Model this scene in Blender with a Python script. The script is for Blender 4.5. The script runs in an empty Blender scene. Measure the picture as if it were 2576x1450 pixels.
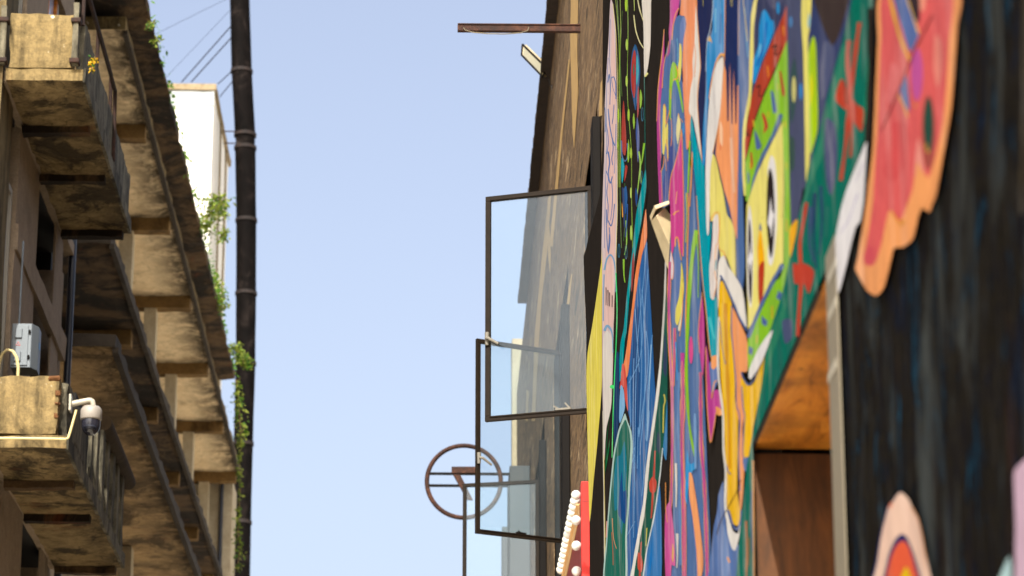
import bpy, math, random
from mathutils import Vector, Matrix, noise
from mathutils.geometry import tessellate_polygon

SC = bpy.context.scene
COL = SC.collection
R = math.radians
rnd = random.Random(7)

# ------------------------------------------------------------------ camera
W_PX, H_PX, F_PX = 2576.0, 1450.0, 7470.0
PITCH, YAW = R(17.3), R(1.523)
EYE = Vector((0.0, 0.0, 1.6))
FWD = Vector((math.sin(YAW) * math.cos(PITCH), math.cos(YAW) * math.cos(PITCH), math.sin(PITCH)))
RGT = Vector((math.cos(YAW), -math.sin(YAW), 0.0))
UPV = RGT.cross(FWD)

def ray(px, py):
    return FWD + RGT * ((px - W_PX / 2) / F_PX) + UPV * ((H_PX / 2 - py) / F_PX)
def onX(px, py, X):
    d = ray(px, py); return EYE + d * ((X - EYE.x) / d.x)
def onY(px, py, Y):
    d = ray(px, py); return EYE + d * ((Y - EYE.y) / d.y)
def onZ(px, py, Z):
    d = ray(px, py); return EYE + d * ((Z - EYE.z) / d.z)

cam_d = bpy.data.cameras.new('camera')
cam = bpy.data.objects.new('camera', cam_d)
COL.objects.link(cam)
cam.location = EYE
cam.rotation_euler = (math.pi / 2 + PITCH, 0, -YAW)
cam_d.sensor_width = 36.0
cam_d.lens = F_PX / W_PX * 36.0
cam_d.clip_end = 3000
cam_d.dof.use_dof = True
cam_d.dof.focus_distance = 19.8
cam_d.dof.aperture_fstop = 4.2
SC.camera = cam

# ------------------------------------------------------------------ light
SUN_DIR = Vector((-0.125, -0.74, 0.66)).normalized()      # towards the sun
world = bpy.data.worlds.new('World')
SC.world = world
world.use_nodes = True
wn = world.node_tree
sky = wn.nodes.new('ShaderNodeTexSky')
sky.sky_type = 'NISHITA'
sky.sun_disc = False
sky.sun_elevation = math.asin(SUN_DIR.z)
sky.sun_rotation = math.atan2(SUN_DIR.x, SUN_DIR.y)
sky.air_density = 1.0
sky.dust_density = 6.0
sky.ozone_density = 1.0
bg = wn.nodes['Background']
bg.inputs['Strength'].default_value = 0.144
hs = wn.nodes.new('ShaderNodeHueSaturation')
hs.inputs['Hue'].default_value = 0.508; hs.inputs['Saturation'].default_value = 0.72; hs.inputs['Value'].default_value = 1.0
wn.links.new(sky.outputs[0], hs.inputs['Color']); wn.links.new(hs.outputs[0], bg.inputs['Color'])
sun_d = bpy.data.lights.new('sun', 'SUN')
sun_d.energy = 4.6
sun_d.angle = R(0.5)
sun_d.color = (1.0, 0.95, 0.85)
sun = bpy.data.objects.new('sun', sun_d)
sun.rotation_euler = SUN_DIR.to_track_quat('Z', 'Y').to_euler()
sun.location = (-10, -20, 40)
COL.objects.link(sun)
SC.view_settings.view_transform = 'Standard'
SC.view_settings.look = 'None'
SC.view_settings.exposure = 0.95
SC.view_settings.gamma = 1.0
SC.cycles.max_bounces = 10
SC.cycles.diffuse_bounces = 6
SC.cycles.transparent_max_bounces = 12
SC.cycles.use_denoising = True

# ------------------------------------------------------------------ materials
def lin1(c):
    c /= 255.0
    return c / 12.92 if c <= 0.04045 else ((c + 0.055) / 1.055) ** 2.4
def lin(rgb, k=1.0):
    return tuple(min(0.9, lin1(c) * k) for c in rgb)

class Nodes:
    """small helper for node graphs"""
    def __init__(self, name):
        self.m = bpy.data.materials.new(name); self.m.use_nodes = True
        self.t = self.m.node_tree; self.b = self.t.nodes['Principled BSDF']
        self.pos = self.t.nodes.new('ShaderNodeNewGeometry').outputs['Position']
    def new(self, typ, **kw):
        n = self.t.nodes.new(typ)
        for k, v in kw.items(): setattr(n, k, v)
        return n
    def link(self, a, b): self.t.links.new(a, b)
    def scaled(self, s):
        n = self.new('ShaderNodeVectorMath', operation='MULTIPLY')
        self.link(self.pos, n.inputs[0]); n.inputs[1].default_value = s
        return n.outputs[0]
    def noise(self, scale, detail=4, rough=0.6, stretch=(1, 1, 1), dist=0.0):
        n = self.new('ShaderNodeTexNoise')
        n.inputs['Scale'].default_value = scale; n.inputs['Detail'].default_value = detail
        n.inputs['Roughness'].default_value = rough; n.inputs['Distortion'].default_value = dist
        self.link(self.scaled(stretch), n.inputs['Vector'])
        return n.outputs['Fac']
    def ramp(self, fac, stops, interp='LINEAR'):
        n = self.new('ShaderNodeValToRGB'); r = n.color_ramp; r.interpolation = interp
        while len(r.elements) < len(stops): r.elements.new(0.5)
        for e, (p, c) in zip(r.elements, stops):
            e.position = p; e.color = (c, c, c, 1) if not hasattr(c, '__len__') else (*c[:3], 1)
        self.link(fac, n.inputs[0]); return n.outputs[0]
    def mix(self, fac, a, b, blend='MIX'):
        n = self.new('ShaderNodeMix', data_type='RGBA', blend_type=blend)
        for s, v in ((0, fac), (6, a), (7, b)):
            if hasattr(v, 'is_output'): self.link(v, n.inputs[s])
            elif s == 0: n.inputs[0].default_value = v
            else: n.inputs[s].default_value = (*v[:3], 1)
        return n.outputs[2]
    def math(self, op, a, b=None, clamp=False):
        n = self.new('ShaderNodeMath', operation=op); n.use_clamp = clamp
        for i, v in enumerate((a, b)):
            if v is None: continue
            if hasattr(v, 'is_output'): self.link(v, n.inputs[i])
            else: n.inputs[i].default_value = v
        return n.outputs[0]
    def maprange(self, v, a, b, c=0.0, d=1.0):
        n = self.new('ShaderNodeMapRange'); n.clamp = True
        self.link(v, n.inputs[0])
        for i, x in enumerate((a, b, c, d)): n.inputs[i + 1].default_value = x
        return n.outputs[0]
    def axis(self, i):
        n = self.new('ShaderNodeSeparateXYZ'); self.link(self.pos, n.inputs[0]); return n.outputs[i]
    def bump(self, h, strength=0.3, dist=0.02):
        n = self.new('ShaderNodeBump'); n.inputs['Strength'].default_value = strength
        n.inputs['Distance'].default_value = dist
        self.link(h, n.inputs['Height']); self.link(n.outputs[0], self.b.inputs['Normal'])
    def done(self, color, rough=0.85, metal=0.0, spec=0.3):
        if hasattr(color, 'is_output'): self.link(color, self.b.inputs['Base Color'])
        else: self.b.inputs['Base Color'].default_value = (*color[:3], 1)
        if hasattr(rough, 'is_output'): self.link(rough, self.b.inputs['Roughness'])
        else: self.b.inputs['Roughness'].default_value = rough
        self.b.inputs['Metallic'].default_value = metal
        self.b.inputs['Specular IOR Level'].default_value = spec
        return self.m

def concrete(name, light, mid, dark, stain=0.5, edge=None, seams=None, scale=1.0, rust=0.0, pale=0.0, drips=0.0, cracks=0.0):
    """weathered concrete: blotches, dark run-off stains, algae along a wet slab edge, dirt at joints"""
    n = Nodes(name)
    base = n.ramp(n.noise(1.6 * scale, 6, 0.65), [(0.30, mid), (0.50, light), (0.72, mid)])
    base = n.mix(n.ramp(n.noise(9 * scale, 6, 0.7), [(0.42, 0.0), (0.70, 0.55)]), base, mid)
    base = n.mix(n.ramp(n.noise(38, 4, 0.7), [(0.35, 0.0), (0.75, 0.35)]), base, dark)
    big = n.noise(0.9 * scale, 7, 0.72, (1.0, 1.0, 0.45), 0.6)
    lo = 0.62 - 0.18 * stain
    f = n.ramp(big, [(lo, 0.0), (lo + 0.10, 0.75 * stain + 0.2)])
    if edge is not None:
        x0, x1 = edge
        e = n.maprange(n.axis(0), x0, x1)
        e2 = n.math('MULTIPLY', e, n.ramp(n.noise(2.2, 6, 0.75, (1, 0.8, 1), 0.5), [(0.34, 0.0), (0.55, 1.0)]))
        f = n.math('MAXIMUM', f, n.math('MULTIPLY', e2, 0.9))
    if seams is not None:
        y0, step, wdt = seams
        a = n.math('ADD', n.math('ADD', n.axis(1), -y0), n.math('MULTIPLY', n.math('ADD', n.noise(2.5, 4), -0.5), 0.7))
        a = n.math('ABSOLUTE', n.math('ADD', n.math('FRACT', n.math('DIVIDE', a, step)), -0.5))
        s = n.maprange(a, 0.5 - wdt / step, 0.5 - 0.3 * wdt / step)
        f = n.math('MAXIMUM', f, n.math('MULTIPLY', s, n.ramp(n.noise(3.0, 5, 0.7), [(0.30, 0.1), (0.6, 0.85)])))
    col = n.mix(f, base, dark)
    if rust > 0:
        rf = n.ramp(n.noise(1.3, 5, 0.7, (1, 1, 0.5), 1.0), [(0.60, 0.0), (0.68, rust)])
        col = n.mix(rf, col, lin((120, 62, 26), 0.7))
    if drips > 0:
        d1 = n.ramp(n.noise(7.0, 5, 0.65, (1.0, 1.0, 0.10), 0.2), [(0.42, 0.0), (0.58, drips)])
        d2 = n.ramp(n.noise(2.6, 5, 0.75, (1, 1, 0.6), 0.4), [(0.36, 0.15), (0.54, 1.0)])
        col = n.mix(n.math('MULTIPLY', d1, d2), col, dark)
    if cracks > 0:
        v = n.new('ShaderNodeTexVoronoi', feature='DISTANCE_TO_EDGE'); v.inputs['Scale'].default_value = 0.9
        w = n.new('ShaderNodeVectorMath', operation='ADD'); n.link(n.pos, w.inputs[0])
        nn = n.new('ShaderNodeTexNoise'); nn.inputs['Scale'].default_value = 3.0; n.link(n.pos, nn.inputs['Vector'])
        n.link(nn.outputs['Color'], w.inputs[1]); n.link(w.outputs[0], v.inputs['Vector'])
        col = n.mix(n.maprange(v.outputs['Distance'], 0.0, 0.02, cracks, 0.0), col, dark)
    if pale > 0:
        pf = n.ramp(n.noise(9.0, 3, 0.5), [(0.68, 0.0), (0.73, pale * 0.7)])
        col = n.mix(pf, col, lin((235, 225, 200), 0.75))
    n.bump(n.math('ADD', n.noise(14, 6, 0.7), n.math('MULTIPLY', n.noise(70, 3, 0.6), 0.35)), 0.45, 0.03)
    return n.done(col, 0.92, 0, 0.15)

def plain(name, rgb, k=0.6, rough=0.5, metal=0.0, var=0.25, vs=8, spec=0.4, bump=0.1, stretch=(1, 1, 1)):
    n = Nodes(name); c = lin(rgb, k)
    d = tuple(x * (1 - var) for x in c); l = tuple(min(0.95, x * (1 + var * 0.4)) for x in c)
    col = n.ramp(n.noise(vs, 5, 0.65, stretch), [(0.3, d), (0.5, c), (0.75, l)])
    if bump: n.bump(n.noise(vs * 5, 4, 0.6, stretch), bump, 0.01)
    return n.done(col, rough, metal, spec)

def rusty(name, a=(92, 52, 34), b=(52, 36, 28), c=(128, 82, 58)):
    n = Nodes(name)
    col = n.ramp(n.noise(9, 7, 0.75), [(0.30, lin(b, 0.7)), (0.5, lin(a, 0.7)), (0.72, lin(c, 0.7))])
    n.bump(n.noise(60, 5, 0.7), 0.3, 0.01)
    return n.done(col, 0.8, 0.0, 0.3)

MAT = {}
MAT['conc_front'] = concrete('sunlit parapet concrete', lin((198, 170, 116), 0.42), lin((150, 130, 90), 0.37), lin((60, 52, 38), 0.28), 0.62, scale=1.7, pale=1.0, rust=0.2, drips=0.6, cracks=0.12)
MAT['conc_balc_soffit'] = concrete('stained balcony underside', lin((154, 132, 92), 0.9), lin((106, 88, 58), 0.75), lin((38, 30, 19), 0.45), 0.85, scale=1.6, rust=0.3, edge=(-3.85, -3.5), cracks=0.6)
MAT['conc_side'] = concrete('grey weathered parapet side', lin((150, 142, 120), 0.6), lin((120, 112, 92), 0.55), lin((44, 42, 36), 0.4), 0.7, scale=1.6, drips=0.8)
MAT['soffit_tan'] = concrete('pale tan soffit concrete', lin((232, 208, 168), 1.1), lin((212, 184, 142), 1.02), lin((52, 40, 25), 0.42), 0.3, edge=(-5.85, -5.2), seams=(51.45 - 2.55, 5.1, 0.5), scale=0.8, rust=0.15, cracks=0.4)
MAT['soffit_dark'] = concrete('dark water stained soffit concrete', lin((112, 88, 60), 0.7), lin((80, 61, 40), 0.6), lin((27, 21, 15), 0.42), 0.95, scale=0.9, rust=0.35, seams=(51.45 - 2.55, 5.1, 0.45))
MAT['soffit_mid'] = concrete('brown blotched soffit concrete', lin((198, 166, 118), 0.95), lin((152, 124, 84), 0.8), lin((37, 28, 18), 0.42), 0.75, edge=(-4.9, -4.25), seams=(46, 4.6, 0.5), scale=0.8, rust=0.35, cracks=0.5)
MAT['beam'] = concrete('brown concrete beam', lin((150, 118, 72), 0.7), lin((118, 90, 52), 0.65), lin((48, 34, 20), 0.6), 0.5)
MAT['column'] = concrete('pale rendered column', lin((205, 190, 160), 0.75), lin((184, 168, 138), 0.7), lin((96, 82, 60), 0.6), 0.15)
MAT['pier'] = concrete('grey brown rendered wall', lin((176, 156, 132), 0.72), lin((158, 138, 114), 0.68), lin((84, 68, 50), 0.5), 0.35)
MAT['wall_lit'] = concrete('ochre rendered wall', lin((186, 164, 118), 0.36), lin((150, 130, 90), 0.34), lin((90, 74, 48), 0.3), 0.5, rust=0.4, drips=0.7)
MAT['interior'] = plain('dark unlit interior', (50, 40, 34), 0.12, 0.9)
MAT['back_wall'] = plain('pale gallery back wall', (200, 190, 176), 0.7, 0.9, vs=2)
MAT['tower'] = concrete('white painted tower wall', (0.86, 0.84, 0.78), (0.80, 0.77, 0.70), lin((190, 170, 140), 0.6), 0.1, scale=0.6)
MAT['tower_cap'] = concrete('beige tower coping', lin((206, 186, 152), 0.48), lin((186, 166, 130), 0.45), lin((110, 90, 66), 0.45), 0.5)
MAT['flue'] = None
n = Nodes('sooty black flue')
col = n.ramp(n.noise(2.2, 8, 0.75, (1, 1, 0.7), 0.8), [(0.32, lin((18, 14, 13), 0.1)), (0.55, lin((42, 34, 32), 0.14)), (0.64, lin((66, 56, 52), 0.2)), (0.78, lin((138, 126, 120), 0.36))])
n.bump(n.noise(20, 5, 0.6), 0.25, 0.02)
MAT['flue'] = n.done(col, 0.8, 0.0, 0.06)
MAT['flue_ring'] = rusty('dark rusted flange', (34, 25, 23), (20, 16, 16), (62, 44, 36))
MAT['rust'] = rusty('rusty steel', (60, 33, 22), (30, 21, 17), (104, 64, 42))
MAT['rust_dark'] = rusty('dark rusty handrail steel', (46, 27, 18), (26, 18, 14), (74, 42, 28))
MAT['bronze'] = plain('weathered bronze window steel', (78, 60, 42), 0.13, 0.6, 0.0, 0.4, 14, 0.12)
MAT['post'] = plain('dark steel jamb post', (58, 50, 46), 0.10, 0.65, 0.0, 0.4, 5, 0.08, stretch=(1, 1, 0.3))
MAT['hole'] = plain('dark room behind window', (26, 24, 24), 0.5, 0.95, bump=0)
MAT['alu'] = plain('dull aluminium strip', (150, 138, 114), 0.55, 0.45, 0.2, 0.25, 6, 0.5, stretch=(1, 1, 0.4))
MAT['white_metal'] = plain('white painted metal', (222, 212, 190), 0.42, 0.4, 0, 0.08, 6)
MAT['cream_pipe'] = plain('cream plastic conduit', (236, 214, 150), 0.6, 0.45, 0, 0.08, 6)
MAT['grey_box'] = plain('light grey painted steel', (156, 168, 178), 0.34, 0.45, 0, 0.10, 5)
MAT['dome'] = plain('smoked dome plastic', (44, 44, 54), 0.6, 0.14, 0, 0.2, 4, 0.6, 0)
MAT['black_pipe'] = plain('black drain pipe plastic', (34, 36, 46), 0.7, 0.35, 0, 0.3, 3)
MAT['red_side'] = plain('bright red sign enamel', (214, 40, 30), 0.8, 0.35, 0, 0.08, 3)
MAT['red_face'] = plain('deep red sign face', (132, 30, 24), 0.8, 0.4, 0, 0.15, 3)
MAT['sign_trim'] = plain('pale gold sign trim', (236, 190, 128), 0.8, 0.4, 0, 0.12, 3)
MAT['bulb'] = plain('opal white bulb', (244, 240, 232), 0.72, 0.22, 0, 0.03, 3, 0.6, 0)
MAT['lamp_body'] = plain('cream lamp housing', (196, 178, 140), 0.75, 0.5, 0, 0.2, 9)
MAT['lamp_glass'] = plain('dusty lamp lens', (186, 178, 128), 0.22, 0.5, 0, 0.15, 9, 0.6)
MAT['sticker_blue'] = plain('blue sticker', (90, 160, 220), 0.8, 0.5)
MAT['sticker_red'] = plain('red warning print', (200, 90, 80), 0.8, 0.5)
MAT['cream_wall'] = concrete('cream pilaster render', lin((230, 212, 178), 0.45), lin((206, 190, 156), 0.42), lin((140, 126, 96), 0.4), 0.3)
MAT['roof_sheet'] = plain('dark brown roof sheet', (58, 42, 32), 0.5, 0.8, 0, 0.5, 6)
MAT['band'] = plain('pale grey wall band', (214, 220, 222), 0.42, 0.8, 0, 0.1, 1)
MAT['camera_shell'] = plain('grey white camera shell', (204, 194, 182), 0.36, 0.5, 0, 0.08, 6)
MAT['rail'] = concrete('dark brown grimy rail', lin((84, 68, 48), 0.45), lin((66, 52, 36), 0.42), lin((36, 28, 20), 0.4), 0.5)
MAT['latch'] = plain('dull grey latch metal', (176, 168, 152), 0.3, 0.5)
MAT['drip'] = concrete('dark grey drip edge', lin((92, 82, 70), 0.5), lin((74, 64, 52), 0.45), lin((40, 32, 24), 0.4), 0.5)
MAT['ground'] = concrete('pale worn paving', (0.60, 0.55, 0.46), (0.54, 0.49, 0.40), (0.36, 0.32, 0.26), 0.2, scale=0.5)
MAT['grey_clad'] = plain('grey blue sheet metal', (96, 106, 112), 0.2, 0.6, 0.0, 0.2, 1.5, stretch=(1, 1, 0.2))

# brown mosaic wall of the mural building
n = Nodes('brown pebbledash wall')
b1 = n.ramp(n.noise(5.0, 5, 0.72, (1, 0.16, 0.8), 0.3), [(0.36, lin((48, 37, 27), 0.55)), (0.46, lin((146, 118, 82), 0.6)), (0.54, lin((104, 80, 56), 0.6)), (0.66, lin((206, 178, 136), 0.6))])
b1 = n.mix(n.ramp(n.noise(16, 4, 0.7, (1, 0.14, 0.8)), [(0.46, 0.0), (0.58, 0.7)]), b1, lin((84, 66, 48), 0.55))
b1 = n.mix(n.ramp(n.noise(9, 3, 0.6, (1, 0.16, 0.7)), [(0.66, 0.0), (0.70, 0.85)]), b1, lin((40, 32, 26), 0.5))
b1 = n.mix(n.ramp(n.noise(0.8, 4, 0.6), [(0.45, 0.0), (0.7, 0.35)]), b1, lin((160, 130, 96), 0.6))
n.bump(n.noise(14, 4, 0.7), 0.5, 0.03)
MAT['pebble'] = n.done(b1, 0.9, 0, 0.2)
MAT['ochre_tone'] = plain('pale ochre wall streak', (196, 158, 92), 0.62, 0.85, 0, 0.25, 5)

def plywood(name, a, b, c):
    n = Nodes(name)
    g = n.noise(3.2, 6, 0.65, (0.6, 0.6, 7.0), 0.9)
    col = n.ramp(g, [(0.28, lin(c, 0.8)), (0.45, lin(b, 0.8)), (0.62, lin(a, 0.8)), (0.85, lin(b, 0.8))])
    col = n.mix(n.ramp(n.noise(2.4, 5, 0.7), [(0.50, 0.0), (0.72, 0.8)]), col, lin(c, 0.8))
    n.bump(g, 0.2, 0.01)
    return n.done(col, 0.6, 0, 0.3)
MAT['ply_orange'] = plywood('orange varnished plywood', (226, 140, 44), (196, 110, 28), (120, 66, 20))
n = Nodes('orange plywood soffit grain')
g = n.noise(4.0, 6, 0.65, (4.0, 0.7, 1.0), 0.9)
col = n.ramp(g, [(0.25, lin((110, 60, 18), 0.7)), (0.45, lin((206, 124, 36), 0.8)), (0.65, lin((226, 146, 50), 0.8)), (0.85, lin((160, 86, 26), 0.7))])
col = n.mix(n.ramp(n.noise(2.4, 6, 0.75), [(0.42, 0.0), (0.62, 0.7)]), col, lin((120, 72, 30), 0.6))
col = n.mix(n.ramp(n.noise(16, 2, 0.5), [(0.72, 0.0), (0.75, 0.8)]), col, lin((60, 36, 18), 0.6))
MAT['ply_soffit'] = n.done(col, 0.55, 0, 0.3)
n = Nodes('brown weathered board')
g = n.noise(3.5, 6, 0.7, (5.0, 5.0, 0.6), 0.7)
col = n.ramp(g, [(0.28, lin((52, 34, 20), 0.6)), (0.5, lin((112, 68, 32), 0.5)), (0.75, lin((150, 92, 44), 0.5))])
col = n.mix(n.ramp(n.noise(2.0, 5, 0.7), [(0.45, 0.0), (0.7, 0.7)]), col, lin((58, 40, 24), 0.7))
MAT['board'] = n.done(col, 0.7, 0, 0.25)

# window glass: mostly clear, a dusty film and a mirror-like reflection of the sky
n = Nodes('dusty window glass')
tr = n.new('ShaderNodeBsdfTransparent'); tr.inputs[0].default_value = (0.89, 0.935, 0.95, 1)
gl = n.new('ShaderNodeBsdfGlossy'); gl.inputs['Roughness'].default_value = 0.0
gl.inputs[0].default_value = (0.85, 0.92, 1.0, 1)
df = n.new('ShaderNodeBsdfDiffuse'); df.inputs[0].default_value = (0.60, 0.70, 0.78, 1)
m1 = n.new('ShaderNodeMixShader'); m2 = n.new('ShaderNodeMixShader')
n.link(n.math('MULTIPLY', n.ramp(n.noise(1.5, 5, 0.6), [(0.3, 0.5), (0.7, 1.0)]), 0.020), m1.inputs[0])
n.link(tr.outputs[0], m1.inputs[1]); n.link(df.outputs[0], m1.inputs[2])
m2.inputs[0].default_value = 0.03
n.link(m1.outputs[0], m2.inputs[1]); n.link(gl.outputs[0], m2.inputs[2])
n.link(m2.outputs[0], n.t.nodes['Material Output'].inputs['Surface'])
MAT['glass'] = n.m
MAT['pane_blue'] = plain('pale window pane', (190, 205, 226), 0.8, 0.12, 0, 0.1, 2, 0.7, 0)
MAT['pane_dark'] = plain('dark window pane', (34, 36, 44), 0.6, 0.08, 0, 0.2, 2, 0.7, 0)

def leafmat(name, a, b):
    n = Nodes(name)
    col = n.ramp(n.noise(5, 3, 0.6), [(0.3, lin(a, 0.8)), (0.7, lin(b, 0.8))])
    n.done(col, 0.6, 0, 0.3)
    tl = n.new('ShaderNodeBsdfTranslucent'); n.link(col, tl.inputs[0])
    mx = n.new('ShaderNodeMixShader'); mx.inputs[0].default_value = 0.35
    n.link(n.b.outputs[0], mx.inputs[1]); n.link(tl.outputs[0], mx.inputs[2])
    n.link(mx.outputs[0], n.t.nodes['Material Output'].inputs['Surface'])
    return n.m
MAT['leaf'] = leafmat('fresh green leaves', (96, 116, 34), (168, 178, 70))
MAT['leaf_yellow'] = leafmat('yellowing leaves', (214, 168, 30), (232, 186, 50))
MAT['leaf_green'] = leafmat('dark green leaves', (50, 92, 22), (104, 142, 36))
MAT['stem'] = plain('thin brown stem', (122, 96, 52), 0.6, 0.8)

# ------------------------------------------------------------------ objects
def tag(o, label=None, cat=None, group=None, kind=None):
    if label: o['label'] = label
    if cat: o['category'] = cat
    if group: o['group'] = group
    if kind: o['kind'] = kind
    return o
WORLD_LOC = {}
def empty(name, loc, label, cat, group=None):
    o = bpy.data.objects.new(name, None); COL.objects.link(o)
    o.empty_display_size = 0.2
    o.location = loc; WORLD_LOC[o.name] = Vector(loc)
    return tag(o, label, cat, group)

class MB:
    """collects shapes in world coordinates; build() links them as ONE mesh object"""
    def __init__(self): self.v = []; self.f = []; self.mi = []; self.m = 0
    def add(self, vs, fs):
        o = len(self.v); self.v += [Vector(p) for p in vs]
        for f in fs: self.f.append([i + o for i in f]); self.mi.append(self.m)
        return self
    def box(self, x0, x1, y0, y1, z0, z1):
        return self.add([(x0, y0, z0), (x1, y0, z0), (x1, y1, z0), (x0, y1, z0), (x0, y0, z1), (x1, y0, z1), (x1, y1, z1), (x0, y1, z1)],
                        [(0, 3, 2, 1), (4, 5, 6, 7), (0, 1, 5, 4), (1, 2, 6, 5), (2, 3, 7, 6), (3, 0, 4, 7)])
    def slab(self, x0, x1, y0, y1, z0, z1, cell=0.3, amp=0.015, seed=0.0):
        """a box with a fine grid whose surface and edges are slightly worn"""
        nx, ny, nz = (max(1, round((b - a) / cell)) for a, b in ((x0, x1), (y0, y1), (z0, z1)))
        idx = {}; vs = []; fs = []
        def V(i, j, k):
            if (i, j, k) not in idx:
                p = Vector((x0 + (x1 - x0) * i / nx, y0 + (y1 - y0) * j / ny, z0 + (z1 - z0) * k / nz))
                d = noise.noise_vector(p * 1.9 + Vector((seed, 3.1, 7.7))) * amp + noise.noise_vector(p * 6.3 + Vector((seed, 1, 2))) * amp * 0.6
                on = (i in (0, nx)) + (j in (0, ny)) + (k in (0, nz))
                if on >= 2:   # chip the arrises
                    cpt = Vector(((x0 + x1) / 2, (y0 + y1) / 2, (z0 + z1) / 2))
                    q = abs(noise.noise(p * 4.1 + Vector((seed, 5, 5))))
                    for ax, (ii, nn) in enumerate(((i, nx), (j, ny), (k, nz))):
                        if ii in (0, nn): d[ax] += (amp * (0.5 + 2.2 * q)) * (1 if ii == 0 else -1)
                idx[(i, j, k)] = len(vs); vs.append(p + d)
            return idx[(i, j, k)]
        for i in range(nx):
            for j in range(ny):
                fs.append((V(i, j, 0), V(i, j + 1, 0), V(i + 1, j + 1, 0), V(i + 1, j, 0)))
                fs.append((V(i, j, nz), V(i + 1, j, nz), V(i + 1, j + 1, nz), V(i, j + 1, nz)))
        for i in range(nx):
            for k in range(nz):
                fs.append((V(i, 0, k), V(i + 1, 0, k), V(i + 1, 0, k + 1), V(i, 0, k + 1)))
                fs.append((V(i, ny, k), V(i, ny, k + 1), V(i + 1, ny, k + 1), V(i + 1, ny, k)))
        for j in range(ny):
            for k in range(nz):
                fs.append((V(0, j, k), V(0, j, k + 1), V(0, j + 1, k + 1), V(0, j + 1, k)))
                fs.append((V(nx, j, k), V(nx, j + 1, k), V(nx, j + 1, k + 1), V(nx, j, k + 1)))
        return self.add(vs, fs)
    def tube(self, pts, r, n=10, caps=True):
        pts = [Vector(p) for p in pts]; rs = r if hasattr(r, '__len__') else [r] * len(pts)
        vs = []; fs = []; prev = None
        for i, p in enumerate(pts):
            t = (pts[min(i + 1, len(pts) - 1)] - pts[max(i - 1, 0)]).normalized()
            if prev is None:
                prev = t.orthogonal().normalized()
            u = (prev - t * prev.dot(t)).normalized(); prev = u; w = t.cross(u)
            for k in range(n):
                a = 2 * math.pi * k / n
                vs.append(p + (u * math.cos(a) + w * math.sin(a)) * rs[i])
        for i in range(len(pts) - 1):
            for k in range(n):
                a, b = i * n + k, i * n + (k + 1) % n
                fs.append((a, b, b + n, a + n))
        if caps:
            fs.append(tuple(range(n))[::-1]); fs.append(tuple(range((len(pts) - 1) * n, len(pts) * n)))
        return self.add(vs, fs)
    def bar(self, a, b, w, h, up=(0, 0, 1)):
        """square bar from a to b"""
        a, b = Vector(a), Vector(b); t = (b - a).normalized(); up = Vector(up)
        s = t.cross(up).normalized(); q = s.cross(t).normalized()
        vs = [p + s * (i * w / 2) + q * (j * h / 2) for p in (a, b) for i, j in ((-1, -1), (1, -1), (1, 1), (-1, 1))]
        return self.add(vs, [(0, 1, 2, 3), (7, 6, 5, 4), (0, 4, 5, 1), (1, 5, 6, 2), (2, 6, 7, 3), (3, 7, 4, 0)])
    def lathe(self, prof, c, n=24, axis='z'):
        """profile (radius, height) turned about a vertical axis through c"""
        c = Vector(c); vs = []; fs = []
        for r, h in prof:
            for k in range(n):
                a = 2 * math.pi * k / n
                vs.append(c + Vector((r * math.cos(a), r * math.sin(a), h)))
        for i in range(len(prof) - 1):
            for k in range(n):
                a, b = i * n + k, i * n + (k + 1) % n
                fs.append((a, b, b + n, a + n))
        fs.append(tuple(range(n))[::-1]); fs.append(tuple(range((len(prof) - 1) * n, len(prof) * n)))
        return self.add(vs, fs)
    def ring(self, c, r, tr, u, w, n=64, m=10):
        c, u, w = Vector(c), Vector(u), Vector(w); k = u.cross(w); vs = []; fs = []
        for i in range(n):
            a = 2 * math.pi * i / n; d = u * math.cos(a) + w * math.sin(a)
            for j in range(m):
                b = 2 * math.pi * j / m
                vs.append(c + d * (r + tr * math.cos(b)) + k * tr * math.sin(b))
        for i in range(n):
            for j in range(m):
                fs.append((i * m + j, ((i + 1) % n) * m + j, ((i + 1) % n) * m + (j + 1) % m, i * m + (j + 1) % m))
        return self.add(vs, fs)
    def prism(self, poly, d):
        """flat polygon (list of points) extruded by vector d"""
        d = Vector(d); poly = [Vector(p) for p in poly]; n = len(poly)
        vs = poly + [p + d for p in poly]
        fs = [tuple(range(n)), tuple(range(2 * n - 1, n - 1, -1))] + [(i, i + n, (i + 1) % n + n, (i + 1) % n) for i in range(n)]
        return self.add(vs, fs)
    def build(self, name, mat, parent=None, smooth=False, bevel=0.0, origin=None):
        me = bpy.data.meshes.new(name)
        lo = Vector([min(p[i] for p in self.v) for i in range(3)]); hi = Vector([max(p[i] for p in self.v) for i in range(3)])
        c = Vector(origin) if origin is not None else (lo + hi) / 2
        me.from_pydata([tuple(p - c) for p in self.v], [], self.f)
        mats = mat if isinstance(mat, (list, tuple)) else [mat]
        for m in mats: me.materials.append(MAT[m] if isinstance(m, str) else m)
        for p, i in zip(me.polygons, self.mi): p.material_index = i; p.use_smooth = smooth
        me.update()
        import bmesh
        b = bmesh.new(); b.from_mesh(me); bmesh.ops.recalc_face_normals(b, faces=b.faces); b.to_mesh(me); b.free()
        o = bpy.data.objects.new(name, me); COL.objects.link(o)
        WORLD_LOC[o.name] = c
        if parent is not None:
            o.parent = parent; o.location = c - WORLD_LOC[parent.name]
        else: o.location = c
        if bevel > 0:
            m = o.modifiers.new('bevel', 'BEVEL'); m.width = bevel; m.segments = 2; m.limit_method = 'ANGLE'
        if smooth:
            try: me.set_sharp_from_angle(angle=R(40))
            except Exception: pass
        return o
def box(name, mat, parent, *a, bevel=0.0): return MB().box(*a).build(name, mat, parent, bevel=bevel)
def slab(name, mat, parent, *a, **k): return MB().slab(*a, **k).build(name, mat, parent)
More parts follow.
